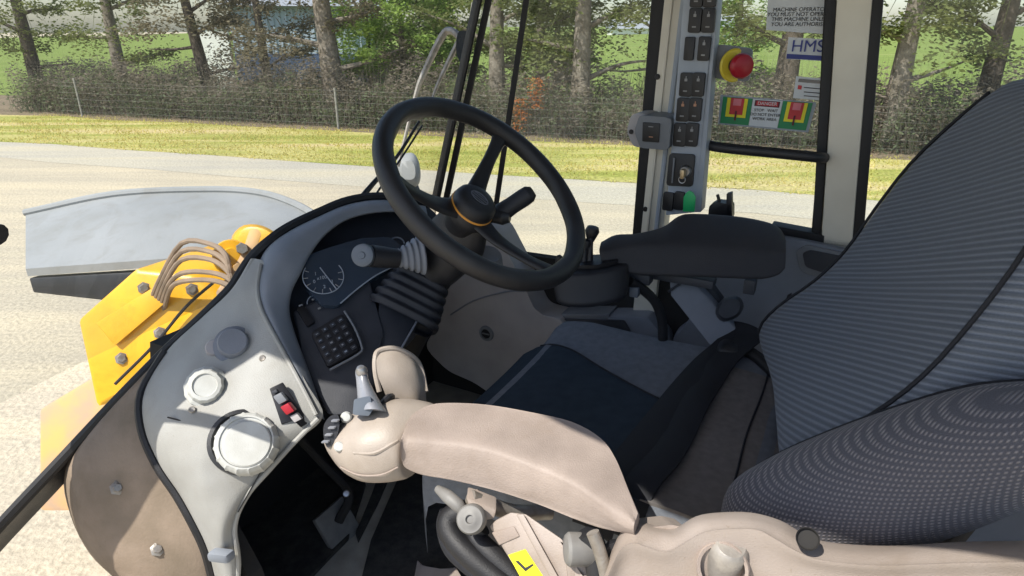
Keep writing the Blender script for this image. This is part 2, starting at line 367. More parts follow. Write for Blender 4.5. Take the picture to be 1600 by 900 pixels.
# paddock, rising gently behind the belt
bm = bmesh.new(); PV = []
def hill(s, n):
    return .016+max(0, n-24)*.012+1.6*math.exp(-((s-18)/40)**2)*min(1, max(0, (n-30)/60))
for i in range(41):
    row = []
    for j in range(31):
        s = -160+8*i; n = 10.2+j*j*.42; row.append(bm.verts.new(RP(s, n, hill(s, n))))
    PV.append(row)
for i in range(40):
    for j in range(30): bm.faces.new([PV[i][j], PV[i+1][j], PV[i+1][j+1], PV[i][j+1]])
tag(mk('paddock', bm, 'paddock_grass'), kind='structure')

def quads(bm, c, sz, nrm=None, asp=1.6):
    a = random.uniform(0, 6.283); t = Vector((math.cos(a), math.sin(a), random.uniform(-.6, .6))).normalized()
    b = t.cross(Vector((random.uniform(-1, 1), random.uniform(-1, 1), random.uniform(.1, 1)))).normalized()
    vs = [bm.verts.new(c+t*sz*asp*x+b*sz*y) for x, y in ((-.5, 0), (0, -.35), (.5, 0), (0, .35))]
    bm.faces.new(vs)
# grass tufts on the verge: blades nobody could count
bm = bmesh.new()
for i in range(30000):
    s = random.uniform(-12, 26); n = random.uniform(-.05, 5.1)
    if noise.noise(Vector((s*.7, n*1.5, 2))) < random.uniform(-.6, .25): continue
    c = RP(s, n+.15*noise.noise(Vector((s, 0, 0))), .008); h = random.uniform(.02, .075); a = random.uniform(0, 6.28)
    d = Vector((math.cos(a), math.sin(a), 0))*.018; l = Vector((random.uniform(-.04, .04), random.uniform(-.04, .04), h))
    bm.faces.new([bm.verts.new(c-d), bm.verts.new(c+d), bm.verts.new(c+l)])
tag(mk('grass', bm, 'grass_blade', smooth=False), 'short dry and green grass growing on the verge', 'grass', kind='stuff')
# brush behind the wire fence
def brush(name, m, n0, n1, cnt, hmax, s0=-14, s1=32, label='', sz=(.03, .09), seed=0):
    bm = bmesh.new()
    for i in range(cnt):
        s = random.uniform(s0, s1); n = random.uniform(n0, n1)
        hh = hmax*(.62+.5*noise.noise(Vector((s*.55+seed, n*.3, 0)))+.22*noise.noise(Vector((s*2.3, n, seed))))
        z = hh*random.random()**.8
        quads(bm, RP(s, n, z), random.uniform(*sz), asp=2.2)
    for i in range(int(cnt/14)):                               # twigs
        s = random.uniform(s0, s1); n = random.uniform(n0, n1); c = RP(s, n, 0); t = Vector((random.uniform(-.5, .5), random.uniform(-.5, .5), random.uniform(.5, hmax)))
        p = Vector((.008, 0, 0)); bm.faces.new([bm.verts.new(c-p), bm.verts.new(c+p), bm.verts.new(c+t)])
    return tag(mk(name, bm, m, smooth=False), label, 'undergrowth', kind='stuff')
brush('undergrowth', 'brush_brown', 5.4, 8.2, 95000, 2.6, label='dry brown scrub tangled along the wire fence')
brush('green_undergrowth', 'brush_green', 5.1, 8.4, 46000, 2.1, label='dull green weeds and saplings in the scrub', seed=5)

# trees of the belt: tapered trunk, limbs, leafy crown with gaps
def tree(px, n, r, H, leafm, bark, label, lean=(0, 0), zc=(1.8, 7), cr_=2.2, cnt=8500, lsz=(.05, .13), limbs=7, name='tree', low=0):
    q = G(px, 190); s = (q-E0).dot(RD)
    # keep the picture column of px at distance n from the road edge
    rr = ray(px, 190); t = (RN.dot(RP(0, n)-Vector((0, 0, 0))))/RN.dot(Vector((rr.x, rr.y, 0))); base = Vector((rr.x*t, rr.y*t, 0))
    rt = thing(name, base, label, 'tree', 'trees along the fence')
    P = [base+Vector((0, 0, -.05))]; rs = [r*1.35]
    for i in range(1, 8):
        f = i/7; P.append(base+Vector((lean[0]*f*H+.12*noise.noise(Vector((px, i, 0))), lean[1]*f*H+.12*noise.noise(Vector((px, i, 4))), H*f))); rs.append(r*(1-.8*f)*(1+.1*noise.noise(Vector((px, i, 7)))))
    mk('trunk', tube(P, rs, 14, 4), bark, rt)
    tips = []
    for k in range(limbs):
        f = .16+.7*k/limbs+random.uniform(0, .06); i = int(f*7); o = P[i]+(P[i+1]-P[i])*(f*7-i)
        a = random.uniform(0, 6.28) if k > 2 else (math.pi*k+.3*random.random()); L_ = cr_*(1.05-.4*f)*random.uniform(.7, 1.15)
        e = o+Vector((math.cos(a)*L_, math.sin(a)*L_, L_*random.uniform(-.05, .5))); m_ = (o+e)/2+Vector((0, 0, random.uniform(-.1, .2)))
        mk('limb', tube([o, m_, e], [r*.28, r*.16, r*.05], 7, 4), bark, rt); tips += [m_, e, (m_+e)/2]
    bm = bmesh.new(); cl = []
    for k in range(46):
        a = random.uniform(0, 6.28); f = random.random()
        z = zc[0]+(zc[1]-zc[0])*f; rad = cr_*math.sqrt(random.random())*(1-.35*f)
        cl.append((base+Vector((lean[0]*z+math.cos(a)*rad, lean[1]*z+math.sin(a)*rad, z)), random.uniform(.3, .7)))
    cl += [(t_, .4) for t_ in tips if t_.z > zc[0]-low]
    for i in range(cnt):
        c, R0 = random.choice(cl); d = Vector((random.gauss(0, .5), random.gauss(0, .5), random.gauss(0, .32)))*R0
        quads(bm, c+d, random.uniform(*lsz))
    for t_ in cl[::3]:
        d = (t_[0]-P[4]); 
        if d.length > .1:
            p = Vector((.012, 0, 0)); a = t_[0]-d*.5; bm.faces.new([bm.verts.new(a-p), bm.verts.new(a+p), bm.verts.new(t_[0])])
    tag(mk('crown', bm, leafm, rt, smooth=False), kind='stuff')
    return rt
tree(338, 7.1, .26, 8, 'leaf_grey', 'bark_dark', 'dark leaning trunk at the left beside the white wall', lean=(-.10, 0), zc=(2.4, 8), limbs=8)
tree(428, 7.7, .20, 8, 'leaf_grey', 'bark_dark', 'slim dark trunk between the leaning tree and the broad one', lean=(-.02, 0), zc=(2.0, 8), limbs=9)
tree(530, 6.5, .42, 9, 'leaf_grey', 'bark_grey', 'broad rough trunk behind the pale fence post', lean=(-.06, .02), zc=(2.1, 9), cr_=2.6, limbs=9)
tree(635, 8.6, .16, 5.5, 'leaf_bright', 'bark_dark', 'bright green bushy tree left of the windscreen edge', zc=(1.2, 5.5), cr_=2.1, cnt=15000, lsz=(.05, .14))
tree(585, 9.4, .14, 5.0, 'leaf_bright', 'bark_dark', 'lower bright green shrub like tree beside the broad trunk', zc=(1.4, 4.6), cr_=1.6, cnt=5000, lsz=(.05, .14))
tree(776, 6.9, .30, 9, 'leaf_olive', 'bark_grey', 'hazy grey trunk behind the thin seal line of the windscreen', lean=(.01, 0), zc=(1.9, 8.5), limbs=9)
tree(842, 8.1, .17, 8, 'leaf_olive', 'bark_grey', 'slim trunk with drooping olive leaves left of the straight trunk', zc=(1.4, 8), cnt=12000)
tree(905, 6.3, .33, 9, 'leaf_olive', 'bark_grey', 'straight thick grey trunk in the middle of the side window', zc=(2.1, 9), limbs=9)
tree(690, 11, .2, 7, 'leaf_olive', 'bark_dark', 'olive bushy tree just right of the leaning windscreen pillar', zc=(.9, 6), cr_=1.8, cnt=9000)
tree(868, 12, .16, 7, 'leaf_olive', 'bark_dark', 'low olive tree behind the straight grey trunk', zc=(1.0, 6), cr_=1.5, cnt=7000)
tree(1012, 7.3, .16, 8, 'leaf_olive', 'bark_grey', 'thin bare branched tree beside the cream pillar', lean=(.03, 0), zc=(2.4, 8), limbs=10, cnt=3200)
tree(1135, 11.9, .18, 6, 'leaf_bright', 'bark_dark', 'pale green tree behind the emergency stop button', zc=(1.1, 5.5), cr_=1.9, cnt=6500)
tree(1218, 6.4, .36, 9, 'leaf_olive', 'bark_dark', 'dark thick trunk behind the white notice', zc=(2.6, 9))
tree(1392, 6.5, .3, 9, 'leaf_olive', 'bark_grey', 'grey trunk seen through the rear quarter window', zc=(2.2, 8.5))
tree(1530, 7.5, .3, 9, 'leaf_olive', 'bark_dark', 'dark trunk at the far right beyond the rear quarter window', zc=(2.2, 8.5))
tree(205, 7.1, .28, 9, 'leaf_olive', 'bark_grey', 'grey trunk left of the white wall', zc=(1.9, 8.5))
tree(75, 6.7, .30, 9, 'leaf_olive', 'bark_dark', 'dark trunk at the far left of the view', zc=(2.2, 8.5))
# two saplings with orange dead leaves near the fence
for px, py, lb in ((812, 200, 'orange leaved sapling close to the thin seal line'), (838, 160, 'taller orange leaved sapling left of the thick grey trunk')):
    c = G(px, 212); rt = thing('sapling', c, lb, 'sapling', 'orange saplings'); h = 1.1 if py == 200 else 1.7
    mk('stem', tube([c, c+Vector((.05, 0, h*.5)), c+Vector((0, 0, h))], [.02, .015, .006], 6, 3), 'bark_dark', rt)
    bm = bmesh.new()
    for i in range(420): quads(bm, c+Vector((random.gauss(0, .13), random.gauss(0, .13), random.uniform(.15 if py == 200 else .8, h))), .05)
    tag(mk('leaves', bm, 'leaf_orange', rt, smooth=False), kind='stuff')
# wire fence: posts and strands
f0 = RP(-14, 5.05); fn = thing('wire_fence', f0, 'wire fence with weathered pale posts in front of the scrub', 'fence')
rr = ray(528, 190); t = RN.dot(RP(0, 5.05))/RN.dot(Vector((rr.x, rr.y, 0))); sP = (Vector((rr.x*t, rr.y*t, 0))-E0).dot(RD)
for k in range(-2, 4):
    p = RP(sP+10.8*k, 5.05); mk('post', tube([p, p+UP*.6, p+UP*(1.28+.04*(k % 3))], [.042, .038, .038], 9, 2), 'wood_post', fn)
for z in (.2, .42, .64, .86, 1.08, 1.22):
    P = [RP(sP-11.7+3.9*k*.5, 4.99, z-(.02 if k % 2 else 0)) for k in range(25)]; mk('strand', tube(P, .0028, 5, 1), 'wire', fn)
bm = bmesh.new()
for k in range(240):
    a = RP(sP-11.7+.15*k, 5.0, .05); bm = join(bm, prism([a, a+RD*.004, a+RD*.004+RN*.004], UP*1.15)) if False else bm
    q = [bm.verts.new(a+RD*x+UP*y) for x, y in ((0, 0), (.0025, 0), (.0025, 1.15), (0, 1.15))]; bm.faces.new(q)
tag(mk('mesh_wire', bm, 'wire', fn, smooth=False), kind='stuff')
# shed behind the left trees
def Gd(px, py, d, z=None):
    v = W(px, py, d); return Vector((v.x, v.y, v.z if z is None else z))
a, b = Gd(372, 120, 36, 0), Gd(515, 120, 36, 0); dx = (b-a).normalized(); dn = Vector((-dx.y, dx.x, 0))
sh = thing('shed', a, 'pale blue shed with a navy lower wall behind the left trees', 'shed')
mk('lower_wall', prism([a, b+dx*1.5, b+dx*1.5+dn*7, a+dn*7], UP*1.75), 'shed_navy', sh, smooth=False)
mk('upper_wall', prism([p+UP*1.754+dn*.03 for p in (a, b+dx*1.5, b+dx*1.5+dn*6.9, a+dn*6.9)], UP*2.4), 'shed_pale', sh, smooth=False)
bm = bmesh.new()
for k in range(20):
    p = a+dx*(.2+.36*k)+UP*1.77-dn*.01; bm = join(bm, prism([p, p+dx*.06, p+dx*.06-dn*.03, p-dn*.03], UP*2.35))
tag(mk('rib', bm, 'shed_pale', sh, smooth=False), kind='stuff')
mk('roof', prism([a-dx*.4-dn*.5+UP*4.16, a-dx*.4+dn*3.5+UP*5.3, a-dx*.4+dn*7.4+UP*4.16], dx*9.4), 'roof_grey', sh, smooth=False)
a2 = Gd(328, 120, 34, 0); ww = thing('white_wall', a2, 'bright white wall left of the navy shed', 'wall')
mk('wall_panel', box(a2+dx*.45+UP*1.5, (dx, dn, UP), (1.75, .2, 3.0)), 'white_wall', ww, smooth=False); mk('coping', box(a2+dx*.45+UP*3.05, (dx, dn, UP), (1.85, .3, .09), .01), 'roof_grey', ww)
# distant sheds across the paddock
for px0, px1, d, lb in ((1092, 1168, 75, 'low grey roofed house beyond the emergency stop'), (955, 1030, 110, 'distant pale farm shed on the rise')):
    a, b = Gd(px0, 50, d, 0.5), Gd(px1, 50, d, 0.5); L = (b-a).length; dx = (b-a).normalized(); dn = Vector((-dx.y, dx.x, 0))
    fh = thing('farm_house', a, lb, 'house', 'distant farm buildings')
    mk('wall', prism([a, b, b+dn*5, a+dn*5], UP*2.6), 'white_wall', fh, smooth=False)
    mk('roof', prism([a-dn*.5-dx*.3+UP*2.61, a+dn*2.5-dx*.3+UP*4.0, a+dn*5.5-dx*.3+UP*2.61], dx*(L+.6)), 'roof_grey', fh, smooth=False)
    for k in range(3):
        c = a+dx*L*(.2+.3*k)+UP*1.3-dn*.02; mk('window', box(c, (dx, dn, UP), (.9, .04, .9)), 'rear_gauge', fh, smooth=False)
# ================================================================== CAB SHELL
RW = 1.68; RN0 = .26; FL = -1.20; ZR = .42; RE = .20
cab = thing('loader_cab', C(.2, .9, FL), 'glazed operator cab of a wheel loader seen through its open door', 'vehicle cab')
def quadC(name, pts, m, th=0, vec=None, bev=0, parent=None, **k):
    return mk(name, prism([C(*p) for p in pts], vec, bev) , m, parent or cab, **k)
# floor pan and rubber mats (beige gaps between them stand in for sun patches)
quadC('floor', [(-1.0, RN0, FL), (1.35, RN0, FL), (1.35, RW, FL), (-1.0, RW, FL)], 'floor_dust', vec=UP*-.06, smooth=False)
quadC('roof', [(-1.0, .06, ZR), (.46, .07, ZR), (.55, .15, ZR), (.72, RE, ZR), (.90, RE, ZR), (1.10, .065, ZR), (1.42, .065, ZR), (1.42, RW+.12, ZR), (-1.0, RW+.12, ZR)], 'headliner', vec=UP*.14, bev=.03)  # near edge outline shaped to place the roof shadow on console and seat
quadC('rear_wall', [(-.86, RN0, FL), (-.86, RW, FL), (-.86, RW, -.45), (-.86, RN0, -.45)], 'trim_grey', vec=FW*-.05)
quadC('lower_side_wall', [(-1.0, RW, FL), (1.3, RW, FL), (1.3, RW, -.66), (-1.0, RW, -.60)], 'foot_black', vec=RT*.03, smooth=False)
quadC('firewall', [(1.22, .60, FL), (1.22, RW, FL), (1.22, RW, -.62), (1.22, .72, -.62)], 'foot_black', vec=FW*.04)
# right wall pillars. A pillar leans back, B pillar is upright and cream
def pillar(name, a, b, R, w0, depth, m, label=None, bev=.004, parent=None):
    """a, b: pixel pairs (left edge, right edge) at top and at bottom, on the wall plane R"""
    P = [onR(*a[0], R), onR(*a[1], R), onR(*b[1], R), onR(*b[0], R)]
    P[0] = P[0]+(P[0]-P[3]).normalized()*w0; P[1] = P[1]+(P[1]-P[2]).normalized()*w0
    o = mk(name, prism(P, RT*depth, bev), m, parent or cab)
    return tag(o, label)
pillar('windscreen_pillar', ((738, 0), (751, 0)), ((672, 318), (684, 318)), RW, .22, .012, 'black_plastic', 'black leaning windscreen pillar')
pillar('windscreen_seal', ((757, 0), (767, 0)), ((690, 318), (699, 318)), RW+.02, .22, .01, 'black_rubber')
pillar('window_seal', ((817, 0), (826, 0)), ((769, 330), (777, 330)), RW, .22, .006, 'black_rubber', 'thin black seal line of the side window')
pillar('door_seal', ((1017, 0), (1039, 0)), ((985, 400), (1000, 400)), RW+.005, .22, .02, 'black_rubber', 'black rubber seal beside the cream pillar')
cpl = pillar('cream_pillar', ((1037, 0), (1076, 0)), ((985, 520), (1019, 520)), RW-.02, .22, .06, 'cream_paint', 'cream painted pillar', .006)
pillar('pillar_rib', ((1045, 0), (1051, 0)), ((1001, 420), (1006, 420)), RW-.029, .22, .012, 'cream_paint')
pillar('pillar_rib', ((1063, 0), (1071, 0)), ((1014, 420), (1020, 420)), RW-.033, .22, .014, 'panel_grey')
for px, py in ((1008, 327), (1027, 120)):
    c = onR(px, py, RW-.022); mk('screw', lathe(c, -RT, [(0, .004), (.005, .004), (.007, 0), (.007, -.003)], 12), 'switch_black', cab)
# handrail bar, window frame right and lower
bar = [onR(1092, 212, RW-.05), onR(1104, 225, RW-.055), onR(1130, 231, RW-.06), onR(1200, 238, RW-.06), onR(1270, 245, RW-.06), onR(1288, 247, RW-.03)]
tag(mk('window_bar', tube(bar, .0125, 12, 5), 'black_plastic', cab), 'black grab bar across the rear side window')
def poly_R(name, pts, R, m, depth=.03, bev=.004, label=None, parent=None, rnd=0, base=None):
    P = [onR(*p, R) for p in pts]
    if rnd: P = rpoly(P, rnd)
    return tag(mk(name, prism(P, RT*depth, bev), m, parent or cab), label)
poly_R('window_sill_seal', [(1205, 352), (1278, 366), (1345, 380), (1345, 392), (1278, 380), (1200, 364)], RW-.02, 'black_rubber', .05)
poly_R('rear_pillar_seal', [(1290, -40), (1310, -40), (1281, 385), (1267, 370), (1272, 310)], RW-.012, 'black_rubber', .05, label='black seal of the rear pillar')
poly_R('rear_pillar', [(1311, -60), (1368, -60), (1330, 400), (1282, 395)], RW-.02, 'cream_paint', .07, .006, label='cream painted rear pillar')
poly_R('rear_pillar_trim', [(1366, -60), (1386, -60), (1346, 408), (1329, 403)], RW-.015, 'black_rubber', .05)
# grey side trim behind the right armrest, with a moulded pocket
poly_R('side_trim', [(1040, 560), (1055, 520), (1083, 500), (1094, 445), (1120, 396), (1200, 366), (1278, 381), (1420, 412), (1700, 455), (1700, 900), (1180, 900), (1100, 700)], RW-.04, 'trim_grey', .10, .01, label='grey moulded trim under the rear side window')
poly_R('trim_pocket', [(1244, 392), (1260, 383), (1330, 398), (1350, 412), (1345, 440), (1300, 440), (1250, 424)], RW-.048, 'box_grey', .05, .006, rnd=.25)
poly_R('pocket_recess', [(1254, 396), (1266, 391), (1325, 403), (1336, 414), (1332, 430), (1298, 430), (1258, 417)], RW-.052, 'dash_black', .05, .003, rnd=.25)
poly_R('trim_slot', [(1230, 462), (1237, 458), (1234, 482), (1225, 500), (1222, 494)], RW-.044, 'switch_black', .04, .001)
# sill with a shallow tray under the side window
poly_R('sill_trim', [(832, 492), (1012, 495), (1040, 530), (1060, 640), (840, 640)], RW-.07, 'trim_grey', .16, .012)
poly_R('sill_tray', [(862, 498), (975, 501), (985, 518), (980, 540), (856, 540), (856, 508)], RW-.075, 'dash_black', .05, .004, rnd=.15)
poly_R('tray_lip', [(878, 491), (952, 491), (950, 499), (880, 498)], RW-.07, 'box_grey', .1, .003)
# front lower side trim with round power outlet
lt = rpoly([onR(x, y, 1.585) for x, y in ((712, 340), (770, 352), (812, 432), (838, 490), (880, 500), (900, 580), (800, 640), (742, 598), (700, 580), (662, 542), (690, 500))], .3, 6)
ltp = tag(mk('front_side_trim', prism(lt, RT*.10, .005, 2), 'trim_pale', cab, ang=60), 'pale grey trim with a round outlet below the steering wheel')
oc = onR(760, 521, 1.583); on_ = (-RT)
mk('power_outlet', lathe(oc, on_, [(.0, .001), (.017, .001), (.017, .006), (.023, .006), (.026, .002), (.027, -.05)], 28), 'box_grey', ltp)
mk('outlet_socket', lathe(oc, on_, [(0, .003), (.0155, .003), (.0165, .0)], 24), 'switch_black', ltp)
mk('outlet_lid', box(oc+on_.normalized()*.004, (FW, UP, on_), (.026, .004, .004), .001), 'box_grey', ltp)
tc_ = onR(700, 486, 1.52)
mk('trim_seam', tube([onR(704, 492, 1.584), onR(740, 470, 1.584), onR(790, 456, 1.584), onR(820, 455, 1.584)], .0025, 6, 5), 'trim_grey', ltp)
# glass
bf, rf_ = onR(684, 318, RW+.012), onR(751, 0, RW+.012)
tdir = (rf_-bf).normalized()
def atz(p, d, z): return p+d*((z+CAMZ-p.z)/d.z)
g0, g1 = atz(bf, tdir, -.62), atz(bf, tdir, ZR)
lfb, lft = C(1.24, RN0+.02, -.62), C(1.05, RN0+.02, ZR)
rows = [[a+(b-a)*t+FW*.10*math.sin(math.pi*t) for t in (0, .25, .5, .75, 1)] for a, b in ((lfb, g0), (lft, g1))]
tag(mk('windscreen', grid(rows, 4, 2), 'windscreen_glass', cab), 'dusty curved front windscreen')
def pane(name, pts, R, m, label): return tag(mk(name, prism([onR(*p, R) for p in pts], RT*.005), m, cab, smooth=False), label)
pane('side_pane', [(752, -90), (1040, -90), (985, 520), (842, 500), (700, 420), (686, 318)], RW+.03, 'side_glass', 'side window pane between windscreen and cream pillar')
pane('side_pane', [(1080, -90), (1312, -90), (1275, 380), (1100, 520), (1018, 520)], RW+.03, 'side_glass', 'side window pane behind the cream pillar')
ra = onR(1372, 0, RW); 
quadC('rear_quarter_pane', [((onR(1350, 300, RW)-CAM).dot(FW)-.01, RW, -.48), (-.84, RW, -.48), (-.84, RW, ZR), ((onR(1350, 300, RW)-CAM).dot(FW)-.01, RW, ZR)], 'side_glass', vec=RT*.005, smooth=False)
quadC('rear_pane', [(-.85, RN0, -.45), (-.85, RW, -.45), (-.85, RW, ZR), (-.85, RN0, ZR)], 'side_glass', vec=FW*-.005, smooth=False)
quadC('rear_post', [(-.80, RW-.03, FL), (-.88, RW-.03, FL), (-.88, RW+.05, FL), (-.80, RW+.05, FL)], 'cream_paint', vec=UP*(ZR-FL), bev=.01)
# near side: door frame posts stand outside the view but shade the cab
quadC('door_post', [(1.30, RN0-.04, FL), (1.40, RN0-.04, FL), (1.40, RN0+.04, FL), (1.30, RN0+.04, FL)], 'cream_paint', vec=UP*(ZR-FL)-FW*.25, bev=.01)
_a, _b = W(250, 640, 1.12)+SUN*.55, W(450, 697, 1.10)+SUN*.55
mk('door_grab_rail', tube([_a-(_b-_a)*1.2, _b+(_b-_a)*.15], .0125, 10, smooth=False), 'black_plastic', cab)  # unseen rail set sunward to cast a shadow stripe across the console
# switch panel on the pillar
SPR = RW-.10
def spx(x, y): return onR(x, y, SPR)
sp = thing('switch_panel', spx(1062, 330), 'pale grey column of paired black rocker switches on the cream pillar', 'switch panel')
mk('panel_plate', prism([spx(1072, -60), spx(1123, -60), spx(1119, 0), spx(1088, 332), spx(1040, 337)], RT*.07, .004), 'panel_grey', sp)
mk('panel_edge', prism([spx(1119, -60), spx(1127, -60), spx(1095, 332), spx(1084, 332)], RT*.05, .003), 'panel_grey', sp)
X_ = (spx(1118, 30)-spx(1078, 30)).normalized(); Y_ = (spx(1098, 0)-spx(1070, 300)).normalized(); N_ = X_.cross(Y_).normalized()
if N_.dot(RT) > 0: N_ = -N_
def rocker(px, py, w, h, icons=True, m='switch_black', label=None):
    c = spx(px, py)-RT*.004; M = ray(px, py).dot(RT); sc = (SPR/M)/FPX
    wd, hg = w*sc*1.08, h*sc*1.02
    b = rpoly([c-X_*wd/2-Y_*hg/2, c+X_*wd/2-Y_*hg/2, c+X_*wd/2+Y_*hg/2, c-X_*wd/2+Y_*hg/2], .18, 3)
    o = mk('rocker_switch', prism([p-RT*.006 for p in b], RT*.012, .0025), m, sp); tag(o, label)
    if icons:
        mk('icon', box(c-Y_*hg*.26-RT*.0072, (X_, Y_, RT), (wd*.32, .003, .001)), 'icon_white', o, smooth=False)
        bm = box(c+Y_*hg*.20-RT*.0072, (X_, Y_, RT), (wd*.22, .006, .001)); mk('icon', join(bm, box(c+Y_*hg*.30-RT*.0072, (X_, Y_, RT), (.0018, .006, .001))), 'icon_amber' if random.random() < .4 else 'icon_white', o, smooth=False)
    return o
for y, xs in ((-8, (1090, 1111)), (32, (1087, 1108)), (132, (1073, 1092)), (171, (1068, 1087)), (210, (1063, 1082))):
    for x in xs: rocker(x, y, 18, 35)
rocker(1078, 76, 14, 34, False); rocker(1101, 76, 17, 35, True)
rocker(1045, 314, 15, 28, False); rocker(1062, 313, 14, 28, False); 
ig = mk('ignition_plate', prism(rpoly([p-RT*.008 for p in (spx(1047, 239), spx(1087, 241), spx(1083, 291), spx(1042, 289))], .12), RT*.014, .003), 'switch_black', sp)
mk('plate_ridge', box((spx(1054, 265))-RT*.012, (X_, Y_, RT), (.004, .062, .006), .001), 'box_grey', ig)
kc = spx(1073, 266)-RT*.01
mk('ignition_barrel', lathe(kc, -RT, [(0, .012), (.011, .012), (.014, .008), (.015, 0)], 20), 'metal_grey', ig)
ky = thing('ignition_key', kc-RT*.012, 'ignition key with a green plastic tag hanging below the switches', 'key')
mk('key_bow', box(kc-RT*.026+Y_*-.002, (X_, Y_, RT), (.010, .022, .024), .003), 'brass', ky)
kr = kc-RT*.03-Y_*.016
mk('key_ring', tube([kr+(X_*math.cos(a)+Y_*math.sin(a))*.008 for a in [i*math.pi/5 for i in range(11)]], .0012, 6, 2), 'metal_grey', ky)
tgP = [onR(x, y, SPR-.045) for x, y in ((1077, 298), (1083, 301), (1087, 308), (1085, 331), (1067, 331), (1068, 308), (1072, 301))]
mk('key_tag', prism(tgP, RT*.004, .001), 'tag_green', ky)
# grey switch box clamped to the pillar
bx = thing('switch_box', onR(1015, 205, RW-.09), 'grey square box with one black rocker clamped across the cream pillar', 'switch box')
mk('box_body', prism(rpoly([onR(x, y, RW-.12) for x, y in ((999, 180), (1050, 184), (1045, 235), (1000, 231), (991, 205))], .18), RT*.10, .008, 3), 'box_grey', bx)
mk('box_side', prism(rpoly([onR(x, y, RW-.10) for x, y in ((986, 178), (1012, 177), (1008, 231), (989, 229), (979, 205))], .3), RT*.08, .008, 3), 'trim_pale', bx)
rk = mk('rocker', prism([onR(x, y, RW-.124) for x, y in ((1004, 191), (1031, 193), (1029, 223), (1003, 221))], RT*.02, .002), 'switch_black', bx)
mk('icon', box(onR(1017, 198, RW-.1245), (X_, Y_, RT), (.012, .002, .001)), 'icon_white', rk, smooth=False); mk('icon', box(onR(1017, 214, RW-.1245), (X_, Y_, RT), (.010, .002, .001)), 'icon_amber', rk, smooth=False)
mk('screw', lathe(onR(986, 206, RW-.101), -RT, [(0, .002), (.005, .002), (.006, 0), (.006, -.01)], 12), 'switch_black', bx)
# emergency stop
es = thing('emergency_stop', onR(1146, 98, RW-.04), 'round red push button on a yellow disc and grey plate', 'stop button')
mk('mounting_plate', prism(rpoly([onR(x, y, RW-.06) for x, y in ((1121, 69), (1175, 76), (1170, 128), (1114, 122))], .12), RT*.02, .002), 'box_grey', es)
ec = onR(1147, 102, RW-.062); en = (-RT*.72-FW*.62)
mk('yellow_disc', lathe(ec, en, [(0, .006), (.034, .006), (.037, .003), (.037, 0)], 36), 'yellow_disc', es)
mk('collar', lathe(ec, en, [(.018, .006), (.019, .020), (.021, .024)], 24), 'black_plastic', es)
mk('push_button', lathe(ec, en, [(0, .046), (.012, .0455), (.024, .042), (.0275, .036), (.0275, .028), (.022, .024)], 36), 'red_plastic', es)
# stickers on the glass, each a thin sheet on the pane
def sheet_R(name, pts, m, lift, parent): return mk(name, prism([onR(x, y, RW+.028-lift) for x, y in pts], RT*.0008), m, parent, smooth=False)
st = thing('warning_sticker', onR(1196, 178, RW+.02), 'green bordered danger sticker with two red blocks stuck on the side pane', 'sticker')
sheet_R('backing', [(1126, 148), (1276, 160), (1263, 207), (1122, 194)], 'panel_grey', .0, st)
def bil(u, v, q=((1130, 151), (1270, 161), (1259, 204), (1125, 192))):
    a = [q[0][i]*(1-u)+q[1][i]*u for i in (0, 1)]; b = [q[3][i]*(1-u)+q[2][i]*u for i in (0, 1)]
    return (a[0]*(1-v)+b[0]*v, a[1]*(1-v)+b[1]*v)
def blk(name, u0, v0, u1, v1, m, lift, q=None, par=None):
    f = (lambda a, b: bil(a, b, q)) if q else bil
    return sheet_R(name, [f(u0, v0), f(u1, v0), f(u1, v1), f(u0, v1)], m, lift, par or st)
for u in (0, .67):
    blk('green_field', u, 0, u+.33, 1, 'sign_green', .002, par=st); blk('yellow_field', u+.05, .02, u+.28, .74, 'sign_yellow', .004, par=st)
    blk('red_field', u+.09, .02, u+.24, .64, 'red_print', .006, par=st); blk('pale_patch', u+.12, .04, u+.21, .30, 'pink_print', .008, par=st)
    blk('arrow_stem', u+.155, .5, u+.175, .86, 'ink_maroon', .008, par=st)
blk('white_field', .335, 0, .665, 1, 'sign_white', .002, par=st); blk('maroon_oval', .36, .04, .64, .26, 'ink_maroon', .004, par=st); blk('red_oval', .38, .07, .62, .22, 'red_print', .005, par=st)
TX = (onR(1260, 180, RW)-onR(1130, 180, RW)).normalized(); TX = -FW; TY = UP
text('lettering', 'DANGER', onR(*bil(.5, .145), RW+.0216), TX, TY, .011, 'sign_white', st)
for v, s in ((.40, 'STOP   WAIT'), (.56, 'DO NOT ENTER'), (.72, 'WORK AREA')): text('lettering', s, onR(*bil(.5, v), RW+.0236), TX, TY, .0095, 'ink_black', st)
nt_ = thing('white_notice', onR(1240, 20, RW+.02), 'large white notice with lines of black lettering at the top of the side pane', 'notice')
sheet_R('paper', [(1203, -60), (1304, -52), (1299, 54), (1197, 47)], 'sign_white', .0, nt_)
for y, s in ((13, 'MACHINE OPERATOR'), (20.5, 'YOU MUST NOT OPERATE'), (28, 'THIS MACHINE UNLESS'), (36, 'YOU ARE AUTHORISED')): text('lettering', s, onR(1250, y+2, RW+.0262), TX, TY, .0118, 'ink_black', nt_)
hm = thing('logo_sticker', onR(1254, 77, RW+.02), 'pale sticker with dark initials over a blue strip below the white notice', 'sticker')
sheet_R('backing', [(1232, 58), (1298, 62), (1294, 96), (1228, 92)], 'sign_white', .0, hm); sheet_R('blue_strip', [(1229.5, 84), (1295, 88), (1294, 95), (1228.6, 91.5)], 'ink_blue', .002, hm)
text('lettering', 'HMS', onR(1262, 73, RW+.024), TX, TY, .036, 'ink_blue', hm)
sm = thing('small_label', onR(1260, 137, RW+.02), 'small white service label with a red dot above the green bordered sticker', 'label')
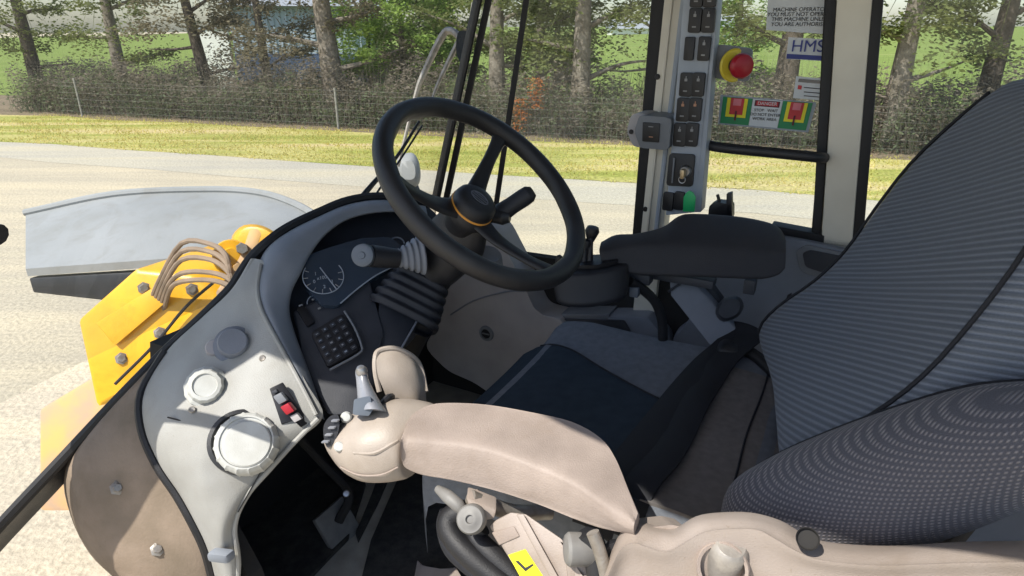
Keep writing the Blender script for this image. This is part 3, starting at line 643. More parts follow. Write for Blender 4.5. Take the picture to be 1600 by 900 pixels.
sheet_R('backing', [(1244, 119), (1300, 124), (1294, 158), (1239, 153)], 'sign_white', .0, sm); sheet_R('header', [(1248, 123), (1296, 127), (1295, 132), (1247, 128)], 'rear_gauge', .002, sm)
sheet_R('red_dot', [(1247, 133), (1253, 134), (1252, 140), (1246, 139)], 'red_print', .002, sm)
for y in (137, 144, 150): sheet_R('text_line', [(1256, y-1), (1290, y+2), (1290, y+3.2), (1256, y+.3)], 'ink_black', .002, sm)
# ------------------------------------------------------------------ outside, on the machine
def outside_tube(name, P, r, m, parent, seg=8): return mk(name, tube(P, r, seg, 4), m, parent)
ma = thing('mirror_bracket', W(722, 75, 2.0), 'grey hinged mirror bracket outside the leaning windscreen pillar', 'bracket')
outside_tube('strut', [W(722, 62, 1.98), W(705, 48, 2.0), W(690, 58, 2.02), W(660, 120, 2.05), W(648, 155, 2.06), W(622, 260, 2.06)], [.011, .011, .012, .010, .007, .005], 'dull_metal', ma)
outside_tube('strut', [W(716, 66, 1.98), W(703, 92, 2.0), W(684, 132, 2.02), W(672, 165, 2.03)], [.009, .008, .006, .004], 'dull_metal', ma)
mk('clamp', loft([[W(x, y, d) for x, y, d in ((715, 52, 1.93), (728, 48, 1.94), (737, 62, 1.95), (734, 84, 1.95), (721, 98, 1.94), (713, 82, 1.93))], [W(x, y, d) for x, y, d in ((715, 54, 1.98), (726, 50, 1.99), (735, 62, 2.0), (732, 82, 2.0), (721, 94, 1.99), (715, 80, 1.98))]], 3, 2), 'black_plastic', ma)
wp = thing('wiper', W(600, 300, 1.75), 'thin black wiper arm and rod outside the windscreen', 'wiper')
outside_tube('wiper_arm', [W(655, 190, 1.86), W(620, 245, 1.8), W(582, 288, 1.72), W(548, 330, 1.66)], [.004, .005, .007, .009], 'black_plastic', wp)
outside_tube('wiper_rod', [W(660, 196, 1.88), W(625, 250, 1.83), W(600, 285, 1.78), W(570, 330, 1.72)], .003, 'black_plastic', wp)
lp = thing('work_lamp', W(640, 270, 2.5), 'pale work lamp standing outside the windscreen', 'lamp')
mk('lamp_housing', loft([[W(638+a*x, 266+b*y, d) for a, b in ((-1, -.7), (-.3, -1), (.5, -1), (1, -.4), (1.1, .5), (.7, 1), (-.4, 1), (-1, .5))] for x, y, d in ((10, 14, 2.42), (16, 23, 2.45), (17, 26, 2.52), (12, 18, 2.6))], 3, 3), 'fender_grey', lp)
mk('lamp_bracket', tube([W(646, 290, 2.52), W(656, 320, 2.5), W(660, 350, 2.5)], .02, 8), 'black_plastic', lp)
fd = thing('front_fender', W(400, 340, 3.4), 'pale grey rounded front fender with its wheel below'  , 'fender')
rows = [[W(x, y, d) for x, y, d in r] for r in (
    ((40, 335, 3.9), (180, 306, 3.85), (320, 299, 3.8), (400, 303, 3.7), (455, 319, 3.6), (500, 345, 3.5), (540, 385, 3.4)),
    ((40, 365, 3.6), (180, 345, 3.5), (320, 338, 3.45), (400, 340, 3.4), (450, 352, 3.35), (490, 375, 3.3), (525, 415, 3.2)),
    ((40, 420, 3.2), (180, 410, 3.15), (320, 400, 3.1), (400, 398, 3.1), (440, 402, 3.1), (480, 425, 3.05), (515, 470, 3.0)))]
mk('fender_top', grid(rows, 4, 4, .04, back=-UP), 'fender_grey', fd)
mk('fender_lip', tube([p+UP*.01 for p in rows[0]], .022, 8, 6), 'fender_grey', fd)
mk('fender_skirt', prism([rows[2][0]-UP*.05, rows[2][3]-UP*.05, rows[2][-1]-UP*.05, rows[2][-1]-UP*.13, rows[2][0]-UP*.13], RT*.05, .01), 'black_plastic', fd)
tyre = W(330, 520, 3.7); tyre.z = .85
mk('tyre', lathe(tyre, RT, [(.45, -.26), (.62, -.30), (.80, -.27), (.85, -.15), (.85, .15), (.80, .27), (.62, .30), (.45, .26)], 40), 'black_rubber', fd)
mk('rim', lathe(tyre, RT, [(0, -.10), (.30, -.10), (.42, -.24), (.455, -.26), (.455, .26), (.3, .1), (0, .1)], 32), 'yellow_paint', fd)
bo = thing('loader_boom', W(345, 460, 2.2), 'yellow loader boom with lift arm knuckle and tan hoses', 'loader boom')
mk('boom_arm', prism([W(x, y, 2.45) for x, y in ((120, 500), (210, 420), (300, 430), (345, 468), (352, 520), (300, 560), (150, 640))], RT*.35, .02), 'yellow_paint', bo)
mk('lift_knuckle', loft([[W(400+a*s_, 378+b*s_*.72, d) for a, b in ((-1, -.4), (-.5, -1), (.3, -.95), (1, -.3), (.9, .5), (.2, 1), (-.6, .9), (-1, .3))] for s_, d in ((26, 2.25), (35, 2.28), (36, 2.5), (26, 2.55))], 3, 2), 'yellow_paint', bo)
mk('pin_boss', lathe(W(362, 402, 2.2), W(362, 402, 1)-W(362, 402, 2), [(0, .04), (.03, .04), (.034, .03), (.034, .015), (.058, .012), (.062, 0), (.062, -.12)], 24), 'yellow_paint', bo)
mk('link_arm', loft([[W(x+a*10, y+b*9, d) for a, b in ((-1, 0), (-.6, -.8), (.4, -.9), (1, 0), (.5, .9), (-.6, .8))] for x, y, d in ((398, 366, 2.18), (385, 402, 2.16), (366, 432, 2.14), (348, 458, 2.12))], 3, 4), 'yellow_dirty', bo)
for k, (y0, y1) in enumerate(((380, 402), (392, 416), (404, 430), (424, 442), (436, 454))):
    tag(mk('hose', tube([W(236+k*5, 468+k*4, 2.46), W(250+k*4, 436+k*4, 2.36), W(284, y0+k, 2.22), W(330, y0+2, 2.15), W(352+k*3, y1-4, 2.1), W(358+k*2, y1+16, 2.1)], .009, 8, 4), 'hose_tan', bo), None)
mk('fitting', lathe(W(378, 388, 2.14), W(378, 388, 1)-W(378, 388, 2), [(0, .03), (.018, .03), (.02, .02), (.02, -.04)], 6), 'dull_metal', bo)
mk('fitting', lathe(W(372, 418, 2.1), W(372, 418, 1)-W(372, 418, 2), [(0, .02), (.014, .02), (.016, .01), (.016, -.04)], 6), 'yellow_dirty', bo)
for x, y in ((225, 450), (250, 520), (300, 452), (318, 530), (190, 560)): mk('bolt', lathe(W(x, y, 2.45), W(x, y, 1)-W(x, y, 2), [(0, .018), (.014, .018), (.016, .012), (.024, .010), (.024, -.01)], 6), 'dull_metal', bo)
mk('boom_gusset', prism([W(x, y, 2.44) for x, y in ((150, 505), (235, 452), (262, 470), (180, 540))], (W(200, 500, 1)-W(200, 500, 2))*.012, .004), 'yellow_paint', bo)
mk('grease_line', tube([W(180, 600, 2.42), W(240, 540, 2.42), (W(290, 480, 2.42)), W(335, 440, 2.40)], .006, 8), 'black_rubber', bo)
bonnet = mk('front_frame', prism([W(x, y, 2.9) for x, y in ((60, 640), (260, 520), (420, 500), (470, 620), (300, 800), (60, 800))], RT*.3, .02), 'yellow_dirty', bo)
# ================================================================== DASHBOARD
da = thing('dashboard', W(470, 500, 1.3), 'grey wrap round dashboard with instrument hood and white lit side console', 'dashboard')
HO = [(665, 322, 1.54, 668, 335, 1.52), (600, 313, 1.47, 602, 331, 1.45), (545, 320, 1.43, 548, 341, 1.41), (497, 340, 1.38, 511, 364, 1.36), (455, 362, 1.33, 486, 394, 1.32),
      (425, 386, 1.29, 468, 428, 1.28), (409, 415, 1.26, 455, 455, 1.26), (403, 450, 1.23, 451, 485, 1.24), (408, 482, 1.205, 459, 518, 1.22), (424, 517, 1.185, 473, 556, 1.20),
      (445, 555, 1.165, 487, 594, 1.18), (470, 602, 1.15, 500, 632, 1.165), (492, 648, 1.14, 507, 656, 1.16)]
rows = []
for a, b, d, e, f, g in HO:
    P, Q = W(a, b, d), W(e, f, g); tc2 = (CAM-P).normalized(); wd = (P-Q).length
    rows.append([P-tc2*.05+(P-Q)*.10, P-tc2*.006, P+(Q-P)*.3+tc2*wd*.22, P+(Q-P)*.7+tc2*wd*.20, Q+tc2*.002, Q-tc2*.03+(Q-P)*.02, Q-tc2*.12+(P-Q)*.05])
mk('instrument_hood', grid(rows, 4, 4), 'hood_grey', da)
# side console
SC_ = [
 [(392, 404, 1.29), (398, 404, 1.285), (403, 405, 1.28), (408, 406, 1.275), (411, 409, 1.27), (413, 412, 1.265)],
 [(362, 452, 1.27), (372, 448, 1.255), (383, 448, 1.245), (392, 449, 1.24), (400, 451, 1.235), (406, 452, 1.235)],
 [(318, 494, 1.27), (335, 488, 1.25), (356, 486, 1.235), (378, 485, 1.22), (398, 485, 1.21), (411, 484, 1.205)],
 [(262, 548, 1.25), (300, 540, 1.22), (335, 535, 1.20), (370, 532, 1.19), (402, 528, 1.18), (428, 519, 1.18)],
 [(225, 612, 1.22), (258, 604, 1.18), (300, 594, 1.155), (360, 588, 1.145), (410, 576, 1.145), (449, 557, 1.16)],
 [(225, 668, 1.19), (250, 661, 1.14), (295, 650, 1.115), (345, 640, 1.11), (415, 624, 1.12), (474, 604, 1.145)],
 [(248, 724, 1.17), (266, 715, 1.12), (296, 704, 1.09), (345, 692, 1.085), (425, 672, 1.10), (497, 652, 1.135)],
 [(280, 772, 1.17), (290, 762, 1.12), (308, 748, 1.09), (330, 735, 1.085), (400, 710, 1.095), (459, 690, 1.12)],
 [(304, 815, 1.17), (310, 803, 1.13), (322, 790, 1.10), (340, 773, 1.09), (375, 752, 1.095), (421, 732, 1.11)],
 [(322, 853, 1.18), (327, 842, 1.15), (334, 832, 1.12), (346, 815, 1.10), (364, 797, 1.10), (386, 773, 1.115)],
 [(333, 892, 1.20), (337, 882, 1.18), (341, 871, 1.15), (347, 857, 1.13), (356, 840, 1.125), (367, 820, 1.13)],
 [(342, 940, 1.23), (345, 930, 1.21), (348, 920, 1.19), (353, 910, 1.17), (362, 896, 1.16), (373, 880, 1.165)],
 [(345, 1040, 1.28), (347, 1030, 1.26), (349, 1020, 1.24), (353, 1000, 1.22), (359, 980, 1.2), (366, 950, 1.21)]]
rows = []
for r in SC_:
    P = [W(*q) for q in r]; e = P[-1]; tc2 = (CAM-e).normalized(); dx = (P[-1]-P[-2]).normalized()
    rows.append([P[0]-tc2*.08]+P+[e+dx*.006-tc2*.012, e-tc2*.045-dx*.012])
con = tag(mk('side_console', grid(rows, 5, 5, 0), 'console_grey', da), 'pale console panel lit by the sun beside the door')
# console trim lip running down the lower edge and bright edge of the hood side
mk('console_edge', tube([W(497, 654, 1.13), W(459, 692, 1.115), W(421, 734, 1.105), W(386, 775, 1.11), W(367, 822, 1.125), W(373, 882, 1.16), W(366, 950, 1.205)], .0045, 8, 6), 'console_grey', da)
mk('hood_crease', tube([W(407, 413, 1.262), W(402, 450, 1.232), W(408, 483, 1.202), W(425, 518, 1.178), W(446, 556, 1.157), W(471, 603, 1.14), W(494, 648, 1.128)], .0042, 8, 6), 'console_grey', da)
# black seal round the outer rim, down to the left
SL = [(668, 318, 1.56), (600, 308, 1.50), (545, 314, 1.46), (495, 334, 1.41), (450, 356, 1.36), (418, 379, 1.33), (394, 402, 1.32), (376, 428, 1.31), (360, 452, 1.30), (318, 494, 1.29), (262, 546, 1.28), (216, 592, 1.26), (160, 650, 1.25), (90, 725, 1.24), (10, 810, 1.23), (-90, 920, 1.22)]
mk('dash_seal', tube([W(*q) for q in SL], .0115, 8, 5), 'black_rubber', da)
SB = [[W(a, b-3, d+.01) for a, b, d in SL], [W(a, b-1, d+.06)-UP*.03 for a, b, d in SL], [W(a, b, d+.08)-UP*.05 for a, b, d in SL]]
mk('cowl', grid(SB, 4, 3), 'black_plastic', da)
# dusty door frame beside the console, with its rubber lip
FE = [(262, 548, 1.25), (225, 612, 1.22), (225, 668, 1.19), (248, 724, 1.17), (280, 772, 1.17), (304, 815, 1.17), (322, 853, 1.18), (333, 892, 1.20), (342, 940, 1.23), (346, 1040, 1.28)]
FO = [(255, 553, 1.27), (150, 662, 1.25), (110, 730, 1.23), (120, 800, 1.22), (150, 860, 1.22), (190, 900, 1.22), (225, 940, 1.23), (250, 980, 1.25), (262, 1030, 1.28), (270, 1120, 1.32)]
fr_ = mk('door_frame', grid([[W(a, b, d+.05) for a, b, d in FE], [W(a, b, d+.012) for a, b, d in FE], [W((a+e)/2, (b+f)/2, (d+g)/2-.002) for (a, b, d), (e, f, g) in zip(FE, FO)], [W(*q) for q in FO], [W(a-10, b+5, d+.14) for a, b, d in FO]], 4, 4), 'frame_dusty', cab)
mk('door_seal', tube([W(a-3, b+1, d+.002) for a, b, d in FE], .009, 8, 4), 'black_rubber', cab)
for k in (3, 5, 7):
    c = W((FE[k][0]+FO[k][0])/2, (FE[k][1]+FO[k][1])/2, (FE[k][2]+FO[k][2])/2-.002); mk('bolt', lathe(c, CAM-c, [(0, .008), (.007, .008), (.009, .004), (.014, .002), (.014, -.01)], 6), 'dull_metal', cab)
def capdisc(name, px, py, d, tilt, prof, m, parent, seg=36, knurl=0, label=None):
    c = W(px, py, d); ax = (CAM-c).normalized()+tilt
    bm = lathe(c, ax, prof, seg)
    if knurl:
        x, y, a = basis(ax); 
        for v in bm.verts:
            q = v.co-c; h = q.dot(a); rad = q-a*h; L = rad.length
            if L > knurl[0]: th = math.atan2(rad.dot(y), rad.dot(x)); v.co = c+a*h+rad*(1+knurl[2]*(1 if math.cos(th*knurl[1]) > .55 else 0))
    return tag(mk(name, bm, m, parent), label)
# large round vent with scalloped rim
TL = Vector((-.12, .05, .12))
mk('vent_rim', lathe(W(378, 690, 1.10), (CAM-W(378, 690, 1.1)).normalized()+TL, [(.044, .008), (.047, .014), (.054, .010), (.0555, -.02)], 48), 'black_plastic', con)
vt = capdisc('air_vent', 386, 693, 1.085, TL, [(0, .019), (.040, .0185), (.0415, .021), (.044, .021), (.0495, .015), (.051, .002), (.051, -.03)], 'vent_white', con, 96, (.044, 16, .035), 'large round white air vent with scalloped rim')
mk('vent_flap', lathe(W(386, 693, 1.064), (CAM-W(386, 693, 1.1)).normalized()+TL, [(0, .0018), (.036, .0014), (.0385, -.001)], 48), 'vent_white', vt)
capdisc('air_vent', 322, 604, 1.13, TL, [(0, .016), (.019, .016), (.0205, .019), (.026, .018), (.029, .012), (.030, 0), (.036, -.004), (.037, -.02)], 'vent_white', con, 64, (.0245, 14, .03), 'small round white cap at the left of the console')
kb = capdisc('round_knob', 366, 539, 1.185, Vector((-.1, 0, .35)), [(0, .026), (.024, .025), (.0265, .022), (.028, .005), (.036, .002), (.038, -.012)], 'trim_grey', con, 40, None, 'round grey knob in the shade at the top of the console')
capdisc('round_knob', 335, 545, 1.19, Vector((-.1, 0, .35)), [(0, .014), (.013, .013), (.015, .010), (.016, -.01)], 'trim_pale', con, 24, None, 'low button beside the round knob')
for x, y, d in ((300, 640, 1.112), (345, 770, 1.095), (452, 580, 1.152), (410, 560, 1.155)):
    c = W(x, y, d); s_ = mk('screw', lathe(c, (CAM-c).normalized()+TL, [(0, .0015), (.0045, .0025), (.006, .001), (.006, -.006)], 16), 'dull_metal', con)
mk('panel_gap', tube([W(262, 652, 1.125), W(300, 662, 1.113), W(330, 672, 1.105)], .0014, 6, 4), 'switch_black', con)
mk('panel_gap', tube([W(420, 716, 1.106), W(400, 750, 1.10), W(372, 800, 1.11)], .0012, 6, 4), 'switch_black', con)
# rocker recess with red switch
rc = mk('switch_recess', prism([W(*q) for q in ((421, 607, 1.112), (442, 597, 1.118), (484, 660, 1.128), (470, 668, 1.114), (458, 655, 1.110), (440, 664, 1.105))], (W(450, 640, 1.2)-W(450, 640, 1))*.05, .002), 'switch_black', con)
Xs = (W(478, 655, 1.11)-W(436, 603, 1.11)).normalized(); Ys = (W(440, 600, 1.11)-W(425, 608, 1.11)).normalized()
mk('red_rocker', box(W(451, 638, 1.104), (Xs, Ys, Xs.cross(Ys)), (.018, .016, .016), .003), 'red_plastic', rc)
mk('rocker', box(W(439, 622, 1.106), (Xs, Ys, Xs.cross(Ys)), (.018, .016, .012), .003), 'box_grey', rc)
mk('rocker', box(W(463, 652, 1.108), (Xs, Ys, Xs.cross(Ys)), (.014, .014, .010), .002), 'trim_pale', rc)
mk('indicator', box(W(430, 612, 1.106), (Xs, Ys, Xs.cross(Ys)), (.006, .010, .008), .002), 'dash_black', rc)
mk('foot_cap', box(W(346, 868, 1.12), (W(362, 870, 1)-W(328, 866, 1), UP, RT), (.036, .02, .02), .006), 'hood_grey', con)
# instrument panel behind the hood
ip = [(668, 322, 1.59), (598, 318, 1.54), (540, 330, 1.50), (500, 356, 1.45), (474, 390, 1.40), (458, 428, 1.35), (447, 457, 1.32), (446, 487, 1.29), (460, 520, 1.26), (474, 557, 1.24), (488, 595, 1.215), (502, 636, 1.19), (560, 640, 1.22), (598, 560, 1.29), (590, 505, 1.33), (640, 470, 1.40), (720, 430, 1.50), (730, 380, 1.56)]
bm = bmesh.new(); P = [W(*q) for q in ip]; c = bm.verts.new(W(560, 450, 1.36)); V = [bm.verts.new(p) for p in P]
for i in range(len(V)): bm.faces.new([V[i], V[(i+1) % len(V)], c])
pn = mk('instrument_panel', bm, 'dash_black', da, ang=60)
mk('panel_face', prism([W(*q) for q in ((457, 488, 1.262), (575, 428, 1.335), (600, 520, 1.275), (575, 650, 1.19), (512, 648, 1.165), (488, 598, 1.19), (473, 556, 1.215))], (W(500, 500, 1.3)-W(500, 500, 1))*.1, .006), 'dash_black', da)
def onplane(pts3, off=0):
    o, a, b = [W(*q) for q in pts3]; n = (a-o).cross(b-o).normalized()
    if n.dot(CAM-o) < 0: n = -n
    return lambda px, py, l=0: CAM+ray(px, py)*((o+n*(l+off)-CAM).dot(n)/ray(px, py).dot(n)), n
gp, gn = onplane(((470, 440, 1.285), (590, 375, 1.39), (560, 450, 1.31)))
cl = mk('cluster_screen', prism(rpoly([gp(x, y, .004) for x, y in ((482, 398), (520, 385), (565, 372), (610, 370), (628, 385), (612, 418), (560, 448), (528, 478), (502, 476), (480, 452), (474, 425))], .25), -gn*.012, .002), 'rear_gauge', da)
def ringarc(name, f, cx, cy, rx, ry, a0, a1, w, m, par, n=28, l=.007):
    P = [f(cx+rx*math.cos(R_(a0+(a1-a0)*i/n)), cy-ry*math.sin(R_(a0+(a1-a0)*i/n)), l) for i in range(n+1)]; return mk(name, tube(P, w, 5, 1), m, par)
ga = ringarc('gauge_ring', gp, 505, 432, 32, 27, 150, 400, .0011, 'gauge_line', cl)
for k in range(9):
    a = R_(160+k*27); mk('gauge_tick', tube([gp(505+31*math.cos(a), 432-26*math.sin(a), .007), gp(505+24*math.cos(a), 432-20*math.sin(a), .007)], .0009, 4, 1), 'icon_white', ga)
mk('gauge_needle', tube([gp(500, 418, .008), gp(526, 452, .008)], .0012, 5, 1), 'gauge_line', ga)
for dx, dy, s in ((-12, -4, '1'), (-14, 8, '0'), (2, 16, '2'), (14, 8, '3'), (-2, 2, 'x100')): text('dial_mark', s, gp(505+dx, 432+dy, .0072), gp(540, 425, 0)-gp(500, 432, 0), UP, .010, 'gauge_line', ga)
mk('screen_edge', tube([gp(532, 474, .006), gp(560, 450, .006), gp(588, 430, .006), gp(612, 418, .006)], .0016, 6, 4), 'gauge_line', cl)
gp2, gn2 = onplane(((540, 380, 1.44), (620, 360, 1.50), (590, 420, 1.40)))
g2 = ringarc('gauge_ring', gp2, 575, 378, 26, 20, 20, 175, .0012, 'gauge_line', da, l=.0); 
for k in range(5):
    a = R_(35+k*30); mk('gauge_tick', tube([gp2(575+24*math.cos(a), 378-18*math.sin(a), .0), gp2(575+18*math.cos(a), 378-14*math.sin(a), .0)], .001, 4, 1), 'icon_white', g2)
ringarc('gauge_ring', gp2, 620, 383, 12, 12, 10, 170, .002, 'gauge_line', da, l=.0)
gp3, gn3 = onplane(((457, 488, 1.26), (575, 428, 1.333), (488, 598, 1.188)))
ringarc('gauge_ring', gp3, 497, 473, 17, 13, 30, 190, .0011, 'gauge_line', da, l=.003)
for x, y, s in ((470, 478, .008), (479, 494, .009), (499, 482, .006), (489, 468, .005)):
    mk('indicator_lamp', box(gp3(x, y, .002), (gp3(x+10, y-4, 0)-gp3(x, y, 0), gn3.cross(gp3(x+10, y-4, 0)-gp3(x, y, 0)), gn3), (s, s*.6, .004), .001), 'icon_white', da)
mk('lamp_shade', prism(rpoly([gp3(x, y, .006) for x, y in ((463, 482), (474, 476), (492, 502), (480, 510))], .25), -gn3*.012, .002), 'switch_black', da)
# keypad of small membrane keys
kq = ((485, 520), (536, 489), (563, 545), (512, 574))
kp = mk('keypad', prism(rpoly([gp3(x, y, .006) for x, y in kq], .12), -gn3*.012, .002), 'switch_black', da)
mk('keypad_rail', tube([gp3(538, 486, .006), gp3(553, 510, .006), gp3(565, 540, .006), gp3(560, 553, .006), gp3(515, 578, .006)], .0022, 6, 3), 'box_grey', da)
ux = (gp3(*kq[1], 0)-gp3(*kq[0], 0)).normalized(); uy = gn3.cross(ux)
for i in range(4):
    for j in range(5):
        x, y = bil(.14+.24*i, .12+.19*j, kq); c = gp3(x, y, .0075)
        k_ = mk('key', box(c, (ux, uy, gn3), (.0105, .0085, .0016), .0006), 'dash_black', kp)
        mk('key_icon', box(c+gn3*.0011, (ux, uy, gn3), (random.choice((.003, .005)), random.choice((.0015, .003)), .0006)), 'icon_white' if random.random() < .55 else 'gauge_line', k_, smooth=False)
# ================================================================== STEERING WHEEL
HN = Vector((.5445, -.3708, .7523)).normalized()
WC = W(760.6, 295, 1.20); WR = .2093
# in-plane axes: first spoke direction solved from the picture
def inplane(px, py):
    r = ray(px, py); t = (WC-CAM).dot(HN)/r.dot(HN); return CAM+r*t
ex = (inplane(781, 222)-WC).normalized(); ey = HN.cross(ex)
sw = thing('steering_wheel', WC-HN*.03, 'black three spoke steering wheel with round horn pad', 'steering wheel')
bm = bmesh.new(); NS, MS = 120, 16; rows = []
for i in range(NS):
    t = 2*math.pi*i/NS; d = ex*math.cos(t)+ey*math.sin(t); r0 = .0185
    rows.append([bm.verts.new(WC+d*(WR+r0*math.cos(p)*(1 if math.cos(p) > 0 else (1+.05*math.cos(12*t))))+HN*r0*1.05*math.sin(p)) for p in [2*math.pi*k/MS for k in range(MS)]])
for i in range(NS):
    for j in range(MS): bm.faces.new([rows[i][j], rows[(i+1) % NS][j], rows[(i+1) % NS][(j+1) % MS], rows[i][(j+1) % MS]])
mk('rim', bm, 'wheel_black', sw, ang=80)
HC = WC-HN*.055
for k, a in enumerate((0, 2.16, -2.16)):
    d = ex*math.cos(a)+ey*math.sin(a); s = HN.cross(d)
    def ring(r, h, w_, t_): c = HC+d*r+HN*h; return [c-s*w_-HN*t_*.4, c-s*w_*.7+HN*t_*.5, c+HN*t_*.7, c+s*w_*.7+HN*t_*.5, c+s*w_-HN*t_*.4, c+s*w_*.6-HN*t_, c-s*w_*.6-HN*t_]
    mk('spoke', loft([ring(.03, -.006, .026, .008), ring(.08, .0, .019, .008), ring(.14, .022, .014, .008), ring(.18, .043, .015, .009), ring(.200, .053, .019, .010)], 3, 4), 'wheel_black', sw)
hb = tag(mk('horn_pad', lathe(HC, HN, [(0, .030), (.022, .0295), (.034, .027), (.0415, .020), (.044, .010), (.044, .004)], 48), 'wheel_black', sw), 'round black horn pad with a raised emblem')
mk('orange_ring', lathe(HC, HN, [(.044, .004), (.0452, .003), (.0452, .000), (.044, -.001)], 48), 'orange_ring', sw)
mk('hub_base', lathe(HC, HN, [(.044, -.001), (.046, -.006), (.046, -.02), (.035, -.035), (.028, -.06)], 40), 'black_plastic', sw)
mx = (inplane(765, 345)-inplane(715, 305)).normalized(); my = HN.cross(mx)
em = mk('emblem', tube([HC+HN*.0295+mx*.019*math.cos(t)*(1.0)+my*.012*math.sin(t) for t in [i*math.pi/12 for i in range(25)]], .0011, 6, 1, cap=False), 'emblem_grey', hb)
mk('emblem_bar', box(HC+HN*.0296, (mx, my, HN), (.036, .0022, .0016), .0005), 'emblem_grey', em)
mk('emblem_bar', box(HC+HN*.0296+my*.006, (mx, my, HN), (.028, .0022, .0016), .0005), 'emblem_grey', em)
mk('emblem_bar', box(HC+HN*.0296-my*.006, (mx, my, HN), (.028, .0022, .0016), .0005), 'emblem_grey', em)
# ================================================================== COLUMN
co = thing('steering_column', W(655, 470, 1.4), 'steering column with ribbed rubber boot and stalks', 'steering column')
HB = HC-HN*.06
mk('column_shroud', loft([[W(x, y, d) for x, y, d in r] for r in (
    ((688, 330, 1.27), (715, 345, 1.26), (752, 362, 1.26), (760, 372, 1.30), (730, 372, 1.36), (700, 352, 1.36)),
    ((668, 352, 1.30), (700, 372, 1.27), (740, 392, 1.28), (752, 404, 1.33), (722, 405, 1.40), (682, 380, 1.40)),
    ((655, 385, 1.33), (680, 412, 1.30), (712, 428, 1.31), (722, 432, 1.36), (700, 430, 1.43), (668, 408, 1.43)),
    ((645, 420, 1.36), (662, 440, 1.33), (690, 448, 1.34), (700, 450, 1.39), (682, 448, 1.46), (655, 436, 1.46)))], 3, 4), 'black_plastic', co)
tag(mk('tilt_cover', loft([[W(x, y, d) for x, y, d in r] for r in (
    ((728, 395, 1.36), (748, 384, 1.37), (772, 386, 1.38), (784, 400, 1.39), (770, 410, 1.36), (745, 408, 1.35)),
    ((734, 420, 1.39), (752, 410, 1.40), (775, 412, 1.41), (788, 425, 1.42), (774, 436, 1.39), (748, 434, 1.38)))], 3, 2), 'trim_grey', co), 'grey tilt lever cover under the wheel hub')
# gear selector handle beyond the hub
gs = thing('gear_selector', W(790, 328, 1.30), 'black gear selector handle beside the horn pad', 'lever')
mk('lever_stem', tube([W(735, 350, 1.33), W(765, 340, 1.31), W(785, 334, 1.30)], [.012, .012, .015], 14), 'black_plastic', gs)
mk('grip', tube([W(776, 337, 1.30), W(784, 332, 1.30), W(800, 321, 1.295), W(818, 309, 1.29), W(827, 303, 1.288), W(833, 299, 1.286)], [.018, .020, .018, .0185, .0175, .011], 20, 5), 'pod_dark', gs)
mk('grip_collar', tube([W(772, 338, 1.30), W(786, 338, 1.295), W(797, 339, 1.292)], [.014, .018, .012], 16), 'black_plastic', gs)
# bellows
bl = [(640, 392, 1.34, 26), (646, 408, 1.345, 34)]
P0, P1 = W(668, 410, 1.38), W(612, 492, 1.36); ax = (P1-P0)
def bell(name, P0, P1, r0, r1, n, sq, m, amp=.12):
    bm = bmesh.new(); rows = []; x, y, a = basis(P1-P0, CAM-P0)
    for i in range(n*4+1):
        t = i/(n*4); c = P0+(P1-P0)*t; r = (r0+(r1-r0)*t)*(1+amp*(1 if i % 4 == 1 or i % 4 == 2 else -.6)*.5)
        row = []
        for k in range(32):
            th = 2*math.pi*k/32; cx, cy = math.cos(th), math.sin(th); q = (abs(cx)**sq+abs(cy)**sq)**(-1/sq)
            row.append(bm.verts.new(c+(x*cx*.7+y*cy)*q*r))
        rows.append(row)
    for i in range(len(rows)-1):
        for k in range(32): bm.faces.new([rows[i][k], rows[i+1][k], rows[i+1][(k+1) % 32], rows[i][(k+1) % 32]])
    return mk(name, bm, m, co, ang=75)
tag(bell('column_boot', W(672, 412, 1.38), W(626, 500, 1.33), .050, .075, 7, 4, 'pod_dark', .16), 'ribbed black rubber boot')
tag(bell('stalk_boot', W(660, 398, 1.29), W(618, 404, 1.265), .038, .014, 5, 2.2, 'trim_grey', .22), 'small ribbed grey boot of the stalk')
tag(mk('stalk', tube([W(622, 404, 1.27), W(600, 402, 1.255), W(580, 400, 1.24)], [.019, .021, .022], 20), 'black_plastic', co), 'short black stalk with blue grey end disc')
sc = W(567, 399, 1.225); mk('stalk_end', lathe(sc, (CAM-sc).normalized()+Vector((-.35, 0, .0)), [(0, .008), (.006, .008), (.007, .0055), (.016, .006), (.0215, .004), (.0225, -.004), (.020, -.03)], 32), 'stalk_blue', co)
mk('column_box', prism([W(*q) for q in ((592, 468, 1.31), (655, 492, 1.34), (628, 545, 1.28), (600, 575, 1.25), (585, 545, 1.26))], (W(620, 500, 1.3)-W(620, 500, 1))*.4+RT*.05, .006), 'dash_black', co)
mk('column_edge', tube([W(657, 492, 1.335), W(640, 522, 1.305), W(625, 548, 1.275)], .0022, 6, 3), 'trim_grey', co)
mk('column_post', tube([W(650, 480, 1.42), W(640, 530, 1.6), C(1.16, 1.12, FL)], [.05, .04, .04], 12), 'foot_black', co)
